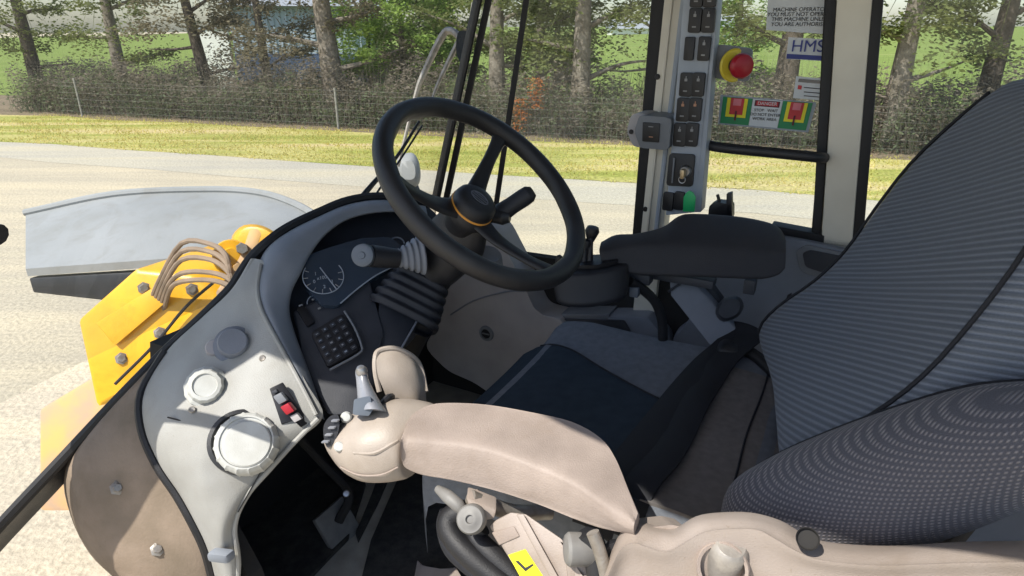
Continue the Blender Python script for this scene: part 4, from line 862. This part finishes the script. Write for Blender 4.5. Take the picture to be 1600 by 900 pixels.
# pedals and dark footwell box
pe = thing('brake_pedal', W(530, 830, 1.7), 'worn metal brake pedal on a black arm down in the footwell', 'pedal')
pc = W(530, 825, 1.62)
mk('pedal_plate', box(pc, (RT, (FW*.5+UP*.8), (FW*-.8+UP*.5)), (.10, .12, .015), .004), 'knob_grey', pe)
mk('pedal_arm', tube([pc+UP*.02, W(545, 770, 1.62), W(500, 720, 1.6), C(1.15, .85, -.75)], [.012, .012, .01, .01], 8), 'foot_black', pe)
mk('pedal_pin', lathe(W(541, 771, 1.55), CAM-W(541, 771, 1.55), [(0, .006), (.007, .005), (.009, 0), (.009, -.03)], 12), 'metal_grey', pe)
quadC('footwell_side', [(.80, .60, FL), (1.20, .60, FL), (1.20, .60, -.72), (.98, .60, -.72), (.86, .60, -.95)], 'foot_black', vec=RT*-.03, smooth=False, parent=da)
# rubber mat pieces, dusty floor gaps stand in for sun stripes
def mat_piece(pts, label): 
    P = [onZ(x, y, FL) for x, y in pts]; t = thing('floor_mat', P[0], label, 'floor mat'); mk('rubber_sheet', prism(P, UP*.012, .003), 'floor_mat', t); return t
mat_piece(((628, 738), (760, 720), (900, 900), (880, 1100), (600, 1100), (560, 930), (580, 850)), 'black speckled rubber mat under the beige armrest')
mat_piece(((300, 1000), (330, 700), (520, 660), (572, 760), (545, 845), (470, 920), (440, 1100)), 'black rubber mat in the deep shade of the footwell')
mat_piece(((606, 700), (614, 736), (590, 790), (560, 850), (556, 838), (584, 770)), 'thin dark strip standing in for shade between the pale floor gaps')
# ================================================================== SEAT
se = thing('operator_seat', C(.3, 1.08, -.95), 'air suspended operator seat in grey ribbed and checked cloth with a dark cushion insert', 'seat')
def zc(F, R):
    t = (R-1.09)/.29; z = -.705+.022*abs(t)**2.6
    if F > .50: z -= .9*(F-.50)**1.6*1.6
    if F < .15: z -= 0.02*(.15-F)/.15
    return z+.006*math.cos(F*9)
def cushion(F0, F1, R0, R1, lift, nF=9, nR=9, side=0):
    rows = []
    for i in range(nF):
        F = F0+(F1-F0)*i/(nF-1); r = []
        for j in range(nR): R = R0+(R1-R0)*j/(nR-1); r.append(C(F, R, zc(F, R)+lift))
        if side: r = [C(F, R0-.012, zc(F, R0)-.13), C(F, R0-.016, zc(F, R0)-.05)]+r+[C(F, R1+.016, zc(F, R1)-.05), C(F, R1+.012, zc(F, R1)-.13)]
        rows.append(r)
    if side: rows = [[p+FW*((F0-F1)/abs(F1-F0))*.0-UP*.12 for p in rows[0]]]+rows+[[p-UP*.12+FW*.008 for p in rows[-1]]]
    return grid(rows, 3, 3)
mk('seat_cushion', cushion(.02, .60, .80, 1.385, 0, side=1), 'cushion_side', se)
ins = tag(mk('cushion_insert', grid([[C(F, R, zc(F, R)+.005) for R in [r0+(r1-r0)*j/6 for j in range(7)]] for F, r0, r1 in ((.20, .80, 1.12), (.27, .80, 1.145), (.34, .81, 1.175), (.42, .82, 1.21), (.50, .83, 1.245), (.56, .84, 1.27), (.605, .85, 1.28), (.617, .86, 1.275), (.632, .86, 1.27), (.640, .86, 1.265))], 3, 3, .006, back=-UP), 'cushion_dark', se), 'dark smooth cushion insert')
mk('cushion_rear', grid([[C(F, R, zc(F, R)+.006) for R in (.80, .9, 1.0, 1.1, 1.2, 1.32)] for F in (.02, .06, .11, .16, .20)], 3, 3, .006, back=-UP), 'cushion_rear', se)
def seam(name, pts, lift, par): return mk(name, tube([C(F, R, zc(F, R)+lift) for F, R in pts], .0022, 6, 4), 'belt_black', par)
seam('seam', ((.21, 1.12), (.27, 1.145), (.34, 1.175), (.42, 1.21), (.50, 1.245), (.56, 1.27), (.60, 1.28)), .006, ins)
seam('seam', ((.08, .84), (.08, .95), (.085, 1.1), (.08, 1.25), (.08, 1.34)), .007, se)
# backrest: concave between bolsters, leaning back
def br(R, z):
    t = (R-1.10)/.25; s = z+.70
    F = .030+.065*math.exp(-((s-.12)/.105)**2)-.36*max(0, s-.10)+.030*max(0, t)**2.2-.17*(1.335-R)
    return F
def brow(z, R0, R1, n=9, lift=0): return [C(br(R0+(R1-R0)*j/(n-1), z)+lift, R0+(R1-R0)*j/(n-1), z) for j in range(n)]
zs = [-.72, -.66, -.60, -.54, -.47, -.40, -.31, -.22, -.14, -.09]
rows = []
for z in zs:
    sh_ = .0 if z < -.3 else (z+.3)**2*2.2
    core = brow(z, .865+sh_, 1.335-sh_); a, b = core[0], core[-1]
    rows.append([a-FW*.14+RT*.01, a-FW*.10-RT*.018, a-FW*.045-RT*.022]+[a-FW*.008-RT*.008]+core[1:-1]+[b-FW*.008+RT*.008, b-FW*.045+RT*.024, b-FW*.10+RT*.02, b-FW*.14])
rows.append([p-FW*.035+UP*.022 for p in rows[-1]]); rows.append([p-FW*.07-UP*.005 for p in rows[-1]])
bm = grid(rows, 3, 3); uvl = bm.loops.layers.uv.verify()
for f in bm.faces:
    for l in f.loops: q = l.vert.co-CAM; l[uvl].uv = (q.dot(RT), q.z+.40*q.dot(RT)+.05*q.dot(FW))
bk_ = mk('backrest', bm, 'rib_cloth', se, ang=80)
# near side bolster: a separate rounded cushion in checked cloth, domed at its top
BC = [(-.75, .055, .045), (-.70, .070, .062), (-.64, .060, .075), (-.585, .015, .080), (-.525, -.045, .080), (-.465, -.105, .074), (-.41, -.16, .062), (-.375, -.20, .042), (-.355, -.22, .018)]
rings = []
for z, F, w2 in BC:
    c = C(F-.055, .80, z); r = []
    for k in range(10):
        a = 2*math.pi*k/10; r.append(c+RT*math.sin(a)*w2*.95+FW*math.cos(a)*(w2*.95 if math.cos(a) > 0 else w2*1.25)+UP*math.cos(a)*w2*.35)
    rings.append(r)
bm = loft(rings, 4, 4); uvl = bm.loops.layers.uv.new('uv')
for f in bm.faces:
    for l in f.loops: q = l.vert.co-CAM; l[uvl].uv = (q.dot(RT)*.75+q.dot(FW)*1.0, q.z*1.05-q.dot(RT)*.3+.4*q.dot(FW))
bo_ = tag(mk('side_bolster', bm, 'check_cloth', se, ang=80), 'near bolster in small checked cloth')
# piping along the inner seam of the bolster and the edges of the backrest
mk('piping', tube([C(F+.022*0-.055+w2*.75, .80+w2*.62, z+w2*.25) for z, F, w2 in BC[1:-1]], .0035, 6, 4), 'belt_black', bo_)
mk('piping', tube([r[-4]+FW*.003+RT*.002 for r in rows[:-2]], .003, 6, 3), 'belt_black', bk_)
mk('piping', tube([r[3]+FW*.002 for r in rows[:-2]], .003, 6, 3), 'belt_black', bk_)
# edge piping, base shell
mk('backrest_shell', prism([C(-.12, .80, -.78), C(-.12, 1.38, -.78), C(-.34, 1.28, -.13), C(-.34, .92, -.13)], FW*-.04, .02), 'black_plastic', se)
mk('seat_shell', box(C(.3, 1.09, -.86), (FW, RT, UP), (.56, .54, .12), .03), 'black_plastic', se)
mk('suspension', box(C(.25, 1.09, -1.03), (FW, RT, UP), (.5, .44, .22), .04), 'foot_black', se)
mk('seat_foot', box(C(.25, 1.09, -1.23), (FW, RT, UP), (.62, .5, .18), .01), 'foot_black', se)
# lap belt lying across the cushion, buckle at the far side
bt = thing('seat_belt', C(.2, 1.1, -.69), 'wide black lap belt lying across the seat cushion', 'seat belt')
def belt(pts, w0, lift, name='webbing'):
    rows = [[], [], [], []]
    for F, R, dz in pts:
        z = (zc(F, R) if .80 < R < 1.39 else zc(F, min(max(R, .8), 1.39)))+lift+dz
        for k, s in enumerate((-1, -.35, .35, 1)): rows[k].append(C(F+s*w0, R+s*w0*.25, z+(.005 if k in (1, 2) else 0)))
    return mk(name, grid(rows, 3, 4, .004, back=-UP), 'belt_black', bt)
belt([(.262, .76, -.06), (.255, .80, -.002), (.243, .90, 0), (.235, 1.0, .004), (.227, 1.1, .002), (.215, 1.2, .004), (.197, 1.3, .004), (.165, 1.38, .012), (.15, 1.43, .035)], .036, .013)
belt([(.215, .77, -.07), (.208, .82, .0), (.195, .92, .006), (.192, 1.02, .0), (.19, 1.12, .008), (.185, 1.22, .0), (.17, 1.32, .008), (.135, 1.40, .02)], .026, .018)
bk = W(1140, 548, 1.44)
mk('buckle', loft([[bk+RT*a*.03*s_+FW*b*.024*s_+UP*h for a, b in ((-1, -.6), (-.5, -1), (.5, -1), (1, -.5), (1, .5), (.5, 1), (-.5, 1), (-1, .6))] for s_, h in ((.9, -.012), (1.05, 0), (1.0, .012), (.6, .02))], 3, 3), 'black_plastic', bt)
mk('belt_stalk', tube([bk+RT*.02, W(1185, 560, 1.42), W(1230, 640, 1.30)-FW*.05], [.014, .014, .012], 10), 'black_rubber', bt)
# ================================================================== NEAR ARMREST (beige)
ar = thing('beige_armrest', W(820, 760, .86), 'long padded beige armrest in full sun nearest the camera', 'armrest')
def dz(px, py, h): return h/(-ray(px, py).z)
AS = [ # B(back top), G(ridge), L(lower edge)
 ((634, 664), (625, 694), (628, 722)), ((646, 648), (632, 689), (634, 734)), ((668, 635), (655, 689), (660, 744)), ((700, 631), (700, 693), (702, 751)), ((760, 634), (760, 703), (768, 766)),
 ((830, 646), (830, 727), (838, 788)), ((893, 661), (890, 753), (893, 810)), ((938, 686), (930, 779), (930, 824)), ((962, 718), (955, 798), (958, 832)), ((982, 765), (975, 812), (978, 837)), ((997, 802), (990, 823), (992, 838))]
rings = []
for i, (B, Gp, L) in enumerate(AS):
    h = .555; B3, G3 = W(*B, dz(*B, h)), W(*Gp, dz(*Gp, h)); dL = (G3-CAM).dot(Vector((0, cp, -sp_)))
    L3 = W(*L, dL+.012)
    cv = .006 if 0 < i < 10 else .002
    far = B3+(L3-G3)*.8
    e_ = (G3-B3).normalized(); q_ = (L3-G3).normalized(); k_ = min(.006, (G3-B3).length*.1)
    rings.append([B3, B3+e_*k_+UP*.0015, B3+(G3-B3)*.5+UP*cv*.4, G3-e_*k_*1.4+UP*.0018, G3+q_*k_*1.3+e_*.0012, G3+(L3-G3)*.5+e_*.002, L3-q_*k_, L3-e_*k_, L3+(far-L3)*.5-UP*.006, far, B3+(far-B3)*.4-(G3-B3).normalized()*.004])
ap = mk('arm_pad', loft(rings, 4, 4), 'arm_beige', ar, ang=70)
# joystick pod in front of it
po = thing('joystick_pod', W(585, 690, .99), 'beige rounded control pod at the front end of the beige armrest', 'control pod')
PS = [ # rings from the seam with the armrest to the nose: list of 8 px points
 [(676, 634, 1.03), (655, 660, .99), (632, 690, .965), (630, 728, .965), (640, 742, .99), (668, 720, 1.05), (690, 670, 1.08), (690, 645, 1.07)],
 [(668, 629, 1.035), (642, 650, .99), (621, 688, .955), (621, 735, .955), (635, 748, .99), (660, 722, 1.06), (685, 670, 1.09), (684, 640, 1.08)],
 [(640, 623, 1.04), (615, 644, .985), (596, 694, .95), (592, 746, .955), (612, 752, .99), (640, 730, 1.06), (665, 670, 1.1), (662, 638, 1.09)],
 [(612, 624, 1.04), (585, 646, .99), (560, 694, .955), (556, 744, .965), (580, 752, 1.0), (610, 730, 1.07), (636, 670, 1.1), (634, 638, 1.09)],
 [(584, 630, 1.045), (560, 650, 1.0), (532, 690, .975), (530, 728, .985), (550, 742, 1.02), (580, 722, 1.08), (606, 670, 1.11), (604, 642, 1.09)],
 [(562, 640, 1.05), (543, 655, 1.02), (514, 684, 1.0), (513, 708, 1.01), (532, 722, 1.04), (556, 705, 1.09), (578, 670, 1.1), (576, 648, 1.08)],
 [(548, 652, 1.06), (532, 662, 1.04), (508, 684, 1.02), (508, 696, 1.03), (522, 704, 1.06), (540, 690, 1.08), (556, 670, 1.09), (556, 656, 1.08)]]
mk('pod_shell', loft([[W(*q) for q in r] for r in PS], 4, 4), 'pod_beige', po, ang=70)
mk('pod_ridge', tube([W(552, 708, .956), W(585, 708, .948), W(612, 694, .952), W(622, 688, .956)], [.0015, .003, .003, .002], 6, 4), 'pod_beige', po)
mk('pod_lower_seam', tube([W(532, 730, .978), W(560, 742, .958), W(595, 742, .948), W(622, 730, .952)], .0014, 6, 4), 'arm_beige', po)
jb = tag(mk('thumb_wheel', loft([[W(x+518, y+678, d) for x, y in ((-13, -8), (-4, -26), (10, -30), (12, -10), (4, 14), (-8, 20))] for d in (.985, 1.01, 1.04)], 3, 2), 'pod_dark', po), 'small dark thumb wheel on the nose of the pod')
for k in range(4): mk('wheel_rib', box(W(509+k*5, 690-k*11, .982), (Vector((1, 0, 0)), UP, RT), (.010, .003, .006), .001), 'lever_grey', jb)
mk('pod_button', lathe(W(530, 698, .972), CAM-W(530, 698, .972), [(0, .004), (.006, .004), (.008, 0), (.008, -.01)], 16), 'vent_white', po)
mk('pod_button', lathe(W(541, 652, 1.0), CAM-W(541, 652, 1.0), [(0, .006), (.006, .005), (.009, 0), (.009, -.02)], 16), 'vent_white', po)
jl = thing('pod_lever', W(578, 640, 1.0), 'glossy grey tapered lever standing on the beige pod', 'lever')
mk('lever_shaft', loft([[W(cx+a*rx, cy+b*ry, d+c_*rx*.0012) for a, b, c_ in ((-1, .1, 0), (-.6, -.1, -.7), (0, -.2, -1), (.6, 0, -.7), (1, .3, 0), (.5, .2, .9), (-.5, 0, .9))] for cx, cy, rx, ry, d in ((564, 577, 5, 3, 1.015), (564, 580, 9, 4, 1.015), (567, 595, 10.5, 5, 1.01), (573, 615, 15, 6, 1.0), (579, 632, 20, 8, .99), (583, 641, 22, 9, .985))], 3, 4), 'lever_grey', jl)
mk('lever_tip', lathe(W(564, 577, 1.005), UP+RT*-.2, [(0, .006), (.006, .004), (.009, -.001), (.009, -.006)], 20), 'metal_grey', jl)
mk('lever_gaiter', prism(rpoly([W(x, y, .968) for x, y in ((553, 624), (578, 618), (583, 640), (576, 650), (551, 648))], .15), (W(560, 640, 1.1)-W(560, 640, 1))*.25, .003), 'stalk_blue', jl)
mk('lever_collar', tube([W(590, 650, 1.0), W(592, 638, 1.01), W(606, 622, 1.03), W(612, 620, 1.05)], .006, 8, 4), 'black_plastic', jl)
sd = thing('wrist_guard', W(628, 590, 1.1), 'rounded beige guard plate standing behind the joystick pod', 'guard')
SG = [((590, 548, 1.09), (618, 545, 1.10), (642, 556, 1.115), (655, 572, 1.13)), ((588, 562, 1.075), (617, 560, 1.085), (646, 572, 1.10), (661, 590, 1.12)), ((590, 585, 1.07), (620, 585, 1.075), (648, 598, 1.09), (665, 612, 1.11)), ((598, 606, 1.07), (625, 612, 1.075), (650, 622, 1.085), (666, 634, 1.11)), ((606, 626, 1.08), (630, 634, 1.08), (650, 642, 1.09), (666, 650, 1.11))]
mk('guard_plate', grid([[W(*q) for q in r] for r in SG], 4, 4, .014, back=Vector((-.1, .8, -.35))), 'pod_beige', sd)
mk('guard_rim', tube([W(593, 612, 1.07), W(587, 585, 1.072), W(586, 562, 1.078), W(592, 548, 1.088), W(617, 544, 1.098), W(642, 555, 1.112), W(657, 573, 1.13), (W(666, 612, 1.115))], .0045, 8, 5), 'pod_beige', sd)
# ================================================================== BRACKET UNDER THE ARMREST
bkt = thing('armrest_bracket', W(850, 850, .85), 'beige cast bracket with yellow caution label under the armrest', 'bracket')
bd = lambda x, y, d=.0: W(x, y, .87+(850-x)*.0004+d)
mk('bracket_plate', prism([bd(*p) for p in ((764, 822), (775, 812), (798, 800), (822, 803), (880, 843), (884, 868), (896, 888), (960, 960), (880, 960), (800, 880))], (W(850, 850, 1.1)-W(850, 850, 1))*.5, .005), 'bracket_beige', bkt)
mk('bracket_rib', prism([bd(*p, -.008) for p in ((806, 803), (818, 803), (905, 960), (890, 960))], (W(850, 850, 1.1)-W(850, 850, 1))*.12, .003), 'bracket_beige', bkt)
mk('bracket_step', prism([bd(*p, -.003) for p in ((768, 832), (803, 822), (812, 838), (780, 852))], (W(850, 850, 1.1)-W(850, 850, 1))*.12, .002), 'arm_beige', bkt)
mk('bracket_top', prism([W(x, y, .915) for x, y in ((728, 780), (744, 786), (776, 798), (772, 812), (752, 815), (735, 800))], Vector((0, .03, 0)), .004), 'bracket_beige', bkt)
ql, qn = onplane(((795, 868, .8885), (850, 900, .866), (770, 830, .902)))
bd2 = lambda x, y, l: bd(x, y, -l)
yl = mk('caution_label', prism([bd2(x, y, .0012) for x, y in ((794, 867), (821, 858), (868, 930), (834, 940))], (W(850, 850, 1.1)-W(850, 850, 1))*.005), 'sign_yellow', bkt, smooth=False)
mk('label_mark', prism([bd2(x, y, .002) for x, y in ((805, 877), (810, 876), (821, 887), (832, 881), (834, 883), (821, 893))], (W(850, 850, 1.1)-W(850, 850, 1))*.003), 'ink_black', yl, smooth=False)
mk('cross_shaft', tube([W(735, 778, .93), W(800, 800, .97), W(860, 800, 1.0)], .012, 10), 'dull_metal', bkt)
kn = thing('grey_knob', W(736, 810, .9), 'round grey plastic knob under the front of the armrest', 'knob')
kc2 = W(737, 811, .895); kx = (CAM-kc2).normalized()+Vector((-.25, 0, -.05))
kb2 = lathe(kc2, kx, [(0, .008), (.005, .008), (.006, .012), (.010, .012), (.013, .010), (.018, .010), (.0205, .006), (.021, -.004), (.017, -.018)], 40)
mk('knob_head', kb2, 'knob_grey', kn); mk('knob_shaft', tube([kc2, kc2-kx*.05], .008, 10), 'metal_grey', kn)
mk('lever_blade', tube([W(684, 764, .95), W(700, 776, .93), W(716, 790, .92), W(724, 800, .92)], [.006, .010, .010, .007], 10, 4), 'knob_grey', kn)
hs = thing('black_hoses', W(730, 850, .95), 'thick black hoses curving down beside the bracket', 'hose')
mk('hose', tube([W(738, 800, .95), W(718, 800, .95), W(702, 812, .95), W(705, 835, .94), W(735, 870, .92), W(790, 915, .9)], .017, 12, 5), 'black_rubber', hs)
mk('hose', tube([W(700, 800, .97), W(695, 822, .97), W(706, 858, .96), W(745, 895, .94), (W(790, 940, .92))], .013, 12, 5), 'belt_black', hs)
mk('hose', tube([W(752, 822, .94), W(742, 838, .94), W(770, 868, .92), W(830, 925, .9)], .016, 12, 5), 'black_rubber', hs)
tag(mk('steel_strip', tube([W(704, 850, .955), W(716, 862, .95), W(745, 882, .94), W(790, 912, .93)], [.004, .005, .005, .005], 6, 5), 'metal_grey', hs), 'bright steel strip along the hoses')
tag(mk('steel_strip', tube([W(712, 868, .965), W(726, 882, .96), W(760, 905, .95)], .008, 6, 5), 'metal_grey', hs), 'second lower steel strip')
# pivot cylinder and black clamp under the rear end
pv = thing('armrest_pivot', W(915, 860, .84), 'grey pivot barrel and steel rod under the rear of the armrest', 'pivot')
mk('pivot_barrel', lathe(W(884, 858, .84), Vector((1, .1, -.1)), [(0, -.002), (.018, 0), (.0215, .004), (.0215, .04), (.019, .046), (0, .048)], 32), 'knob_grey', pv)
mk('rod', tube([W(926, 832, .80), W(936, 858, .80), W(945, 890, .80), W(952, 930, .80)], .0085, 12, 3), 'dull_metal', pv)
mk('rod_sleeve', tube([W(918, 830, .84), W(930, 862, .84), W(940, 930, .84)], .0165, 12, 3), 'black_plastic', pv)
mk('clamp_nut', loft([[W(962+a*s_, 864+b*s_, d) for a, b in ((-1, -.4), (-.4, -1.1), (.5, -1), (1, -.1), (.8, .7), (0, 1), (-.9, .7))] for s_, d in ((14, .815), (19, .83), (18, .87))], 3, 2), 'black_plastic', pv)
mk('pivot_foot', prism([W(x, y, .85) for x, y in ((884, 880), (960, 884), (972, 930), (890, 930))], Vector((0, .03, 0)), .004), 'bracket_beige', pv)
# moulded pivot housing at the bottom right
hz = thing('seat_side_housing', W(1120, 860, .75), 'beige moulded side housing of the seat with a steel peg', 'housing')
def hd(x): return .765-(x-1000)*.00022
top = [(940, 900), (965, 842), (985, 824), (1004, 822), (1030, 828), (1055, 829), (1085, 812), (1120, 806), (1170, 806), (1215, 818), (1250, 838), (1290, 852), (1380, 858), (1500, 852), (1640, 850)]
r0 = [W(x, y, hd(x)+.075) for x, y in top]; r1 = [W(x, y+2, hd(x)+.03) for x, y in top]
rg = [(940, 925), (968, 862), (990, 850), (1010, 855), (1040, 862), (1068, 850), (1098, 834), (1130, 829), (1180, 829), (1210, 842), (1245, 862), (1285, 876), (1375, 884), (1500, 880), (1640, 878)]
r2 = [W(x, y-3, hd(x)+.002) for x, y in rg]; r3 = [W(x, y+4, hd(x)-.0005) for x, y in rg]
low = [(945, 960), (972, 900), (1000, 893), (1020, 895), (1045, 900), (1070, 898), (1100, 890), (1132, 885), (1180, 882), (1212, 888), (1245, 900), (1285, 910), (1375, 920), (1500, 918), (1640, 916)]
r4 = [W(x, y, hd(x)+.012) for x, y in low]; r5 = [W(x, y+120, hd(x)+.03) for x, y in low]
mk('housing_shell', grid([[p+Vector((0, .05, -.12)) for p in r0], r0, r1, r2, r3, r4, r5], 4, 4), 'bracket_beige', hz, ang=60)
pg = W(1129, 888, .735); pa = Vector((-.25, -.62, .50))
mk('peg_recess', lathe(pg+pa.normalized()*-.003, Vector((-.35, -.8, .55)), [(.0245, .004), (.028, .006), (.0295, .004), (.0295, -.02)], 32), 'arm_beige', hz)
tag(mk('steel_peg', lathe(pg-pa.normalized()*.03, Vector((.05, -.25, 1)), [(.0215, -.05), (.0225, .02), (.021, .037), (.016, .042), (0, .043)], 32), 'peg_steel', hz), 'worn round steel peg')
mk('peg_hole', lathe(W(1262, 842, .70), CAM-W(1262, 842, .70), [(0, -.004), (.0105, -.004), (.0105, .0), (.012, .002), (.0125, -.02)], 28), 'foot_black', hz)
mk('beige_flange', prism(rpoly([W(x, y, .80) for x, y in ((998, 826), (1050, 820), (1076, 826), (1050, 850), (1000, 862))], .2), Vector((0, .05, -.03)), .004), 'bracket_beige', hz)
# beige floor corner at the bottom edge, stands in for sunlight there
fc = thing('sun_patch', onZ(680, 890, FL+.03), 'beige corner of a floor duct standing in for sunlight below the hoses', 'patch')
mk('patch_cover', prism([onZ(x, y, FL+.05) for x, y in ((652, 872), (664, 888), (688, 892), (712, 884), (740, 930), (700, 1010), (630, 1000))], UP*-.04, .006), 'bracket_beige', fc)
# ================================================================== FAR ARMREST (dark)
fa = thing('dark_armrest', W(1090, 390, 1.42), 'black padded armrest on the far side of the seat', 'armrest')
FS = [((940, 378), (936, 392), (940, 408)), ((962, 367), (955, 392), (958, 420)), ((995, 365), (990, 385), (990, 428)), ((1035, 355), (1030, 382), (1030, 431)), ((1060, 338), (1060, 382), (1060, 432)),
      ((1085, 334), (1100, 385), (1100, 433)), ((1150, 338), (1150, 389), (1150, 435)), ((1195, 346), (1195, 393), (1190, 436)), ((1216, 355), (1218, 394), (1215, 430)), ((1226, 368), (1228, 394), (1226, 420))]
rings = []
for i, (B, Gp, L) in enumerate(FS):
    h0 = -(ray(*Gp).z)*1.40; 
    G3 = W(*Gp, 1.40); B3 = W(*B, 1.40+.075 if i > 2 else 1.40+.045); L3 = W(*L, 1.405); far = B3+(L3-G3)*.8
    rings.append([B3, B3+(G3-B3)*.4+UP*.005, B3+(G3-B3)*.85+UP*.003, G3+(L3-G3)*.12, G3+(L3-G3)*.6-Vector((0, .002, 0)), L3, L3+(far-L3)*.5-UP*.004, far, B3+(far-B3)*.4+Vector((0, .004, 0))])
mk('arm_pad', loft(rings, 4, 4), 'arm_dark', fa, ang=70)
mk('arm_stay', prism([W(x, y, 1.47) for x, y in ((1046, 440), (1080, 436), (1155, 520), (1122, 556), (1048, 462))], RT*.03, .004), 'trim_grey', fa)
mk('arm_stay_edge', tube([W(1044, 456, 1.462), W(1062, 444, 1.462), W(1076, 438, 1.465)], .003, 6, 3), 'dash_black', fa)
mk('stay_upper', prism([W(x, y, 1.50) for x, y in ((1080, 430), (1106, 440), (1128, 470), (1120, 490), (1090, 450))], RT*.03, .004), 'dash_black', fa)
tag(mk('height_knob', loft([[W(1140+a*s_, 481+b*s_*.9, d) for a, b in ((-1.1, .5), (-.8, -.5), (0, -1), (.8, -.9), (1.1, -.1), (.6, .8), (-.5, 1.2))] for s_, d in ((15, 1.44), (20, 1.46), (19, 1.53))], 3, 2), 'dash_black', fa), 'dark adjusting knob below the armrest')
mk('arm_lug', box(W(1172, 446, 1.44), (FW, UP, RT), (.025, .035, .03), .004), 'dash_black', fa)
mk('arm_mount', box(W(1068, 434, 1.45), (FW, UP, RT), (.14, .02, .04), .005), 'dash_black', fa)
fp = thing('dark_control_pod', W(925, 445, 1.42), 'black rounded lever pod at the front of the dark armrest', 'control pod')
FP_ = [[(a, b) for a, b in ((866, 430), (890, 421), (930, 416), (962, 418), (972, 432), (940, 440), (895, 444))],]
rings = []
for cx, cy, sx, sy, d in ((920, 425, 46, 10, 1.46), (920, 425, 54, 14, 1.43), (921, 435, 59, 20, 1.41)): pass
ringz = []
for top_, sc_, yo in ((0, .80, -12), (1, .97, -9), (2, 1.0, 4), (3, 1.0, 22), (4, .94, 38), (5, .80, 44)):
    r = []
    for x, y, d in ((862, 430, 1.40), (880, 437, 1.375), (920, 438, 1.365), (966, 430, 1.37), (982, 422, 1.40), (978, 412, 1.45), (940, 410, 1.48), (890, 416, 1.47)):
        r.append(W(921+(x-921)*sc_*(1 if x > 900 or yo < 20 else .93), 424+(y-424)*sc_+yo*1.02, d if sc_ > .9 else 1.42+(d-1.42)*.7))
    ringz.append(r)
mk('pod_shell', loft(ringz, 4, 3), 'pod_dark', fp, ang=70)
mk('pod_plate', prism(rpoly([W(x, y, d) for x, y, d in ((884, 420, 1.40), (930, 420, 1.385), (968, 412, 1.39), (950, 402, 1.45), (905, 404, 1.45))], .2), UP*.008, .002), 'switch_black', fp)
for (x0, y0), (x1, y1), r0_, r1_, lb in (((921, 408), (924, 362), .006, .016, 'tall black mini lever by the steering wheel rim'), ((912, 412), (914, 382), .006, .012, 'shorter black mini lever'), ((875, 424), (872, 407), .004, .008, 'small black mini lever at the pod edge')):
    m_ = thing('mini_lever', W(x0, y0, 1.41), lb, 'lever'); mk('stem', tube([W(x0, y0, 1.415), W((x0+x1)/2, (y0+y1)/2, 1.41), W(x1, y1, 1.41)], [r0_*1.3, r0_, r0_], 10), 'black_plastic', m_)
    kc3 = W(x1, y1, 1.41); mk('lever_knob', lathe(kc3-UP*.012, UP+FW*-.15, [(0, -.012), (r1_*.5, -.01), (r1_*.8, .004), (r1_, .014), (r1_*.8, .023), (0, .027)], 20), 'black_plastic', m_)
mk('pod_hose', tube([W(984, 440, 1.42), W(1004, 452, 1.44), W(1024, 472, 1.46), W(1034, 500, 1.48), (W(1036, 530, 1.50))], .0115, 10, 5), 'black_rubber', fp)
mk('hose_clip', box(W(992, 455, 1.43), (FW, UP, RT), (.02, .024, .02), .003), 'stalk_blue', fp)
mk('pod_arm', box(W(985, 430, 1.46), (FW, UP, RT), (.10, .025, .035), .005), 'dash_black', fp)
ph = thing('phone_holder', onR(1126, 322, RW-.03), 'small black clip holder standing on the window ledge behind the dark armrest', 'holder')
mk('holder_body', prism(rpoly([onR(x, y, RW-.10) for x, y in ((1106, 340), (1108, 322), (1118, 316), (1133, 318), (1143, 322), (1143, 345))], .2), RT*.04, .004), 'switch_black', ph)
mk('holder_arm', prism([onR(x, y, RW-.10) for x, y in ((1135, 303), (1143, 301), (1144, 340), (1134, 340))], RT*.02, .002), 'switch_black', ph)
mk('holder_arm', tube([onR(1124, 320, RW-.09), onR(1123, 311, RW-.09), onR(1121, 304, RW-.09)], [.005, .004, .004], 8), 'switch_black', ph)
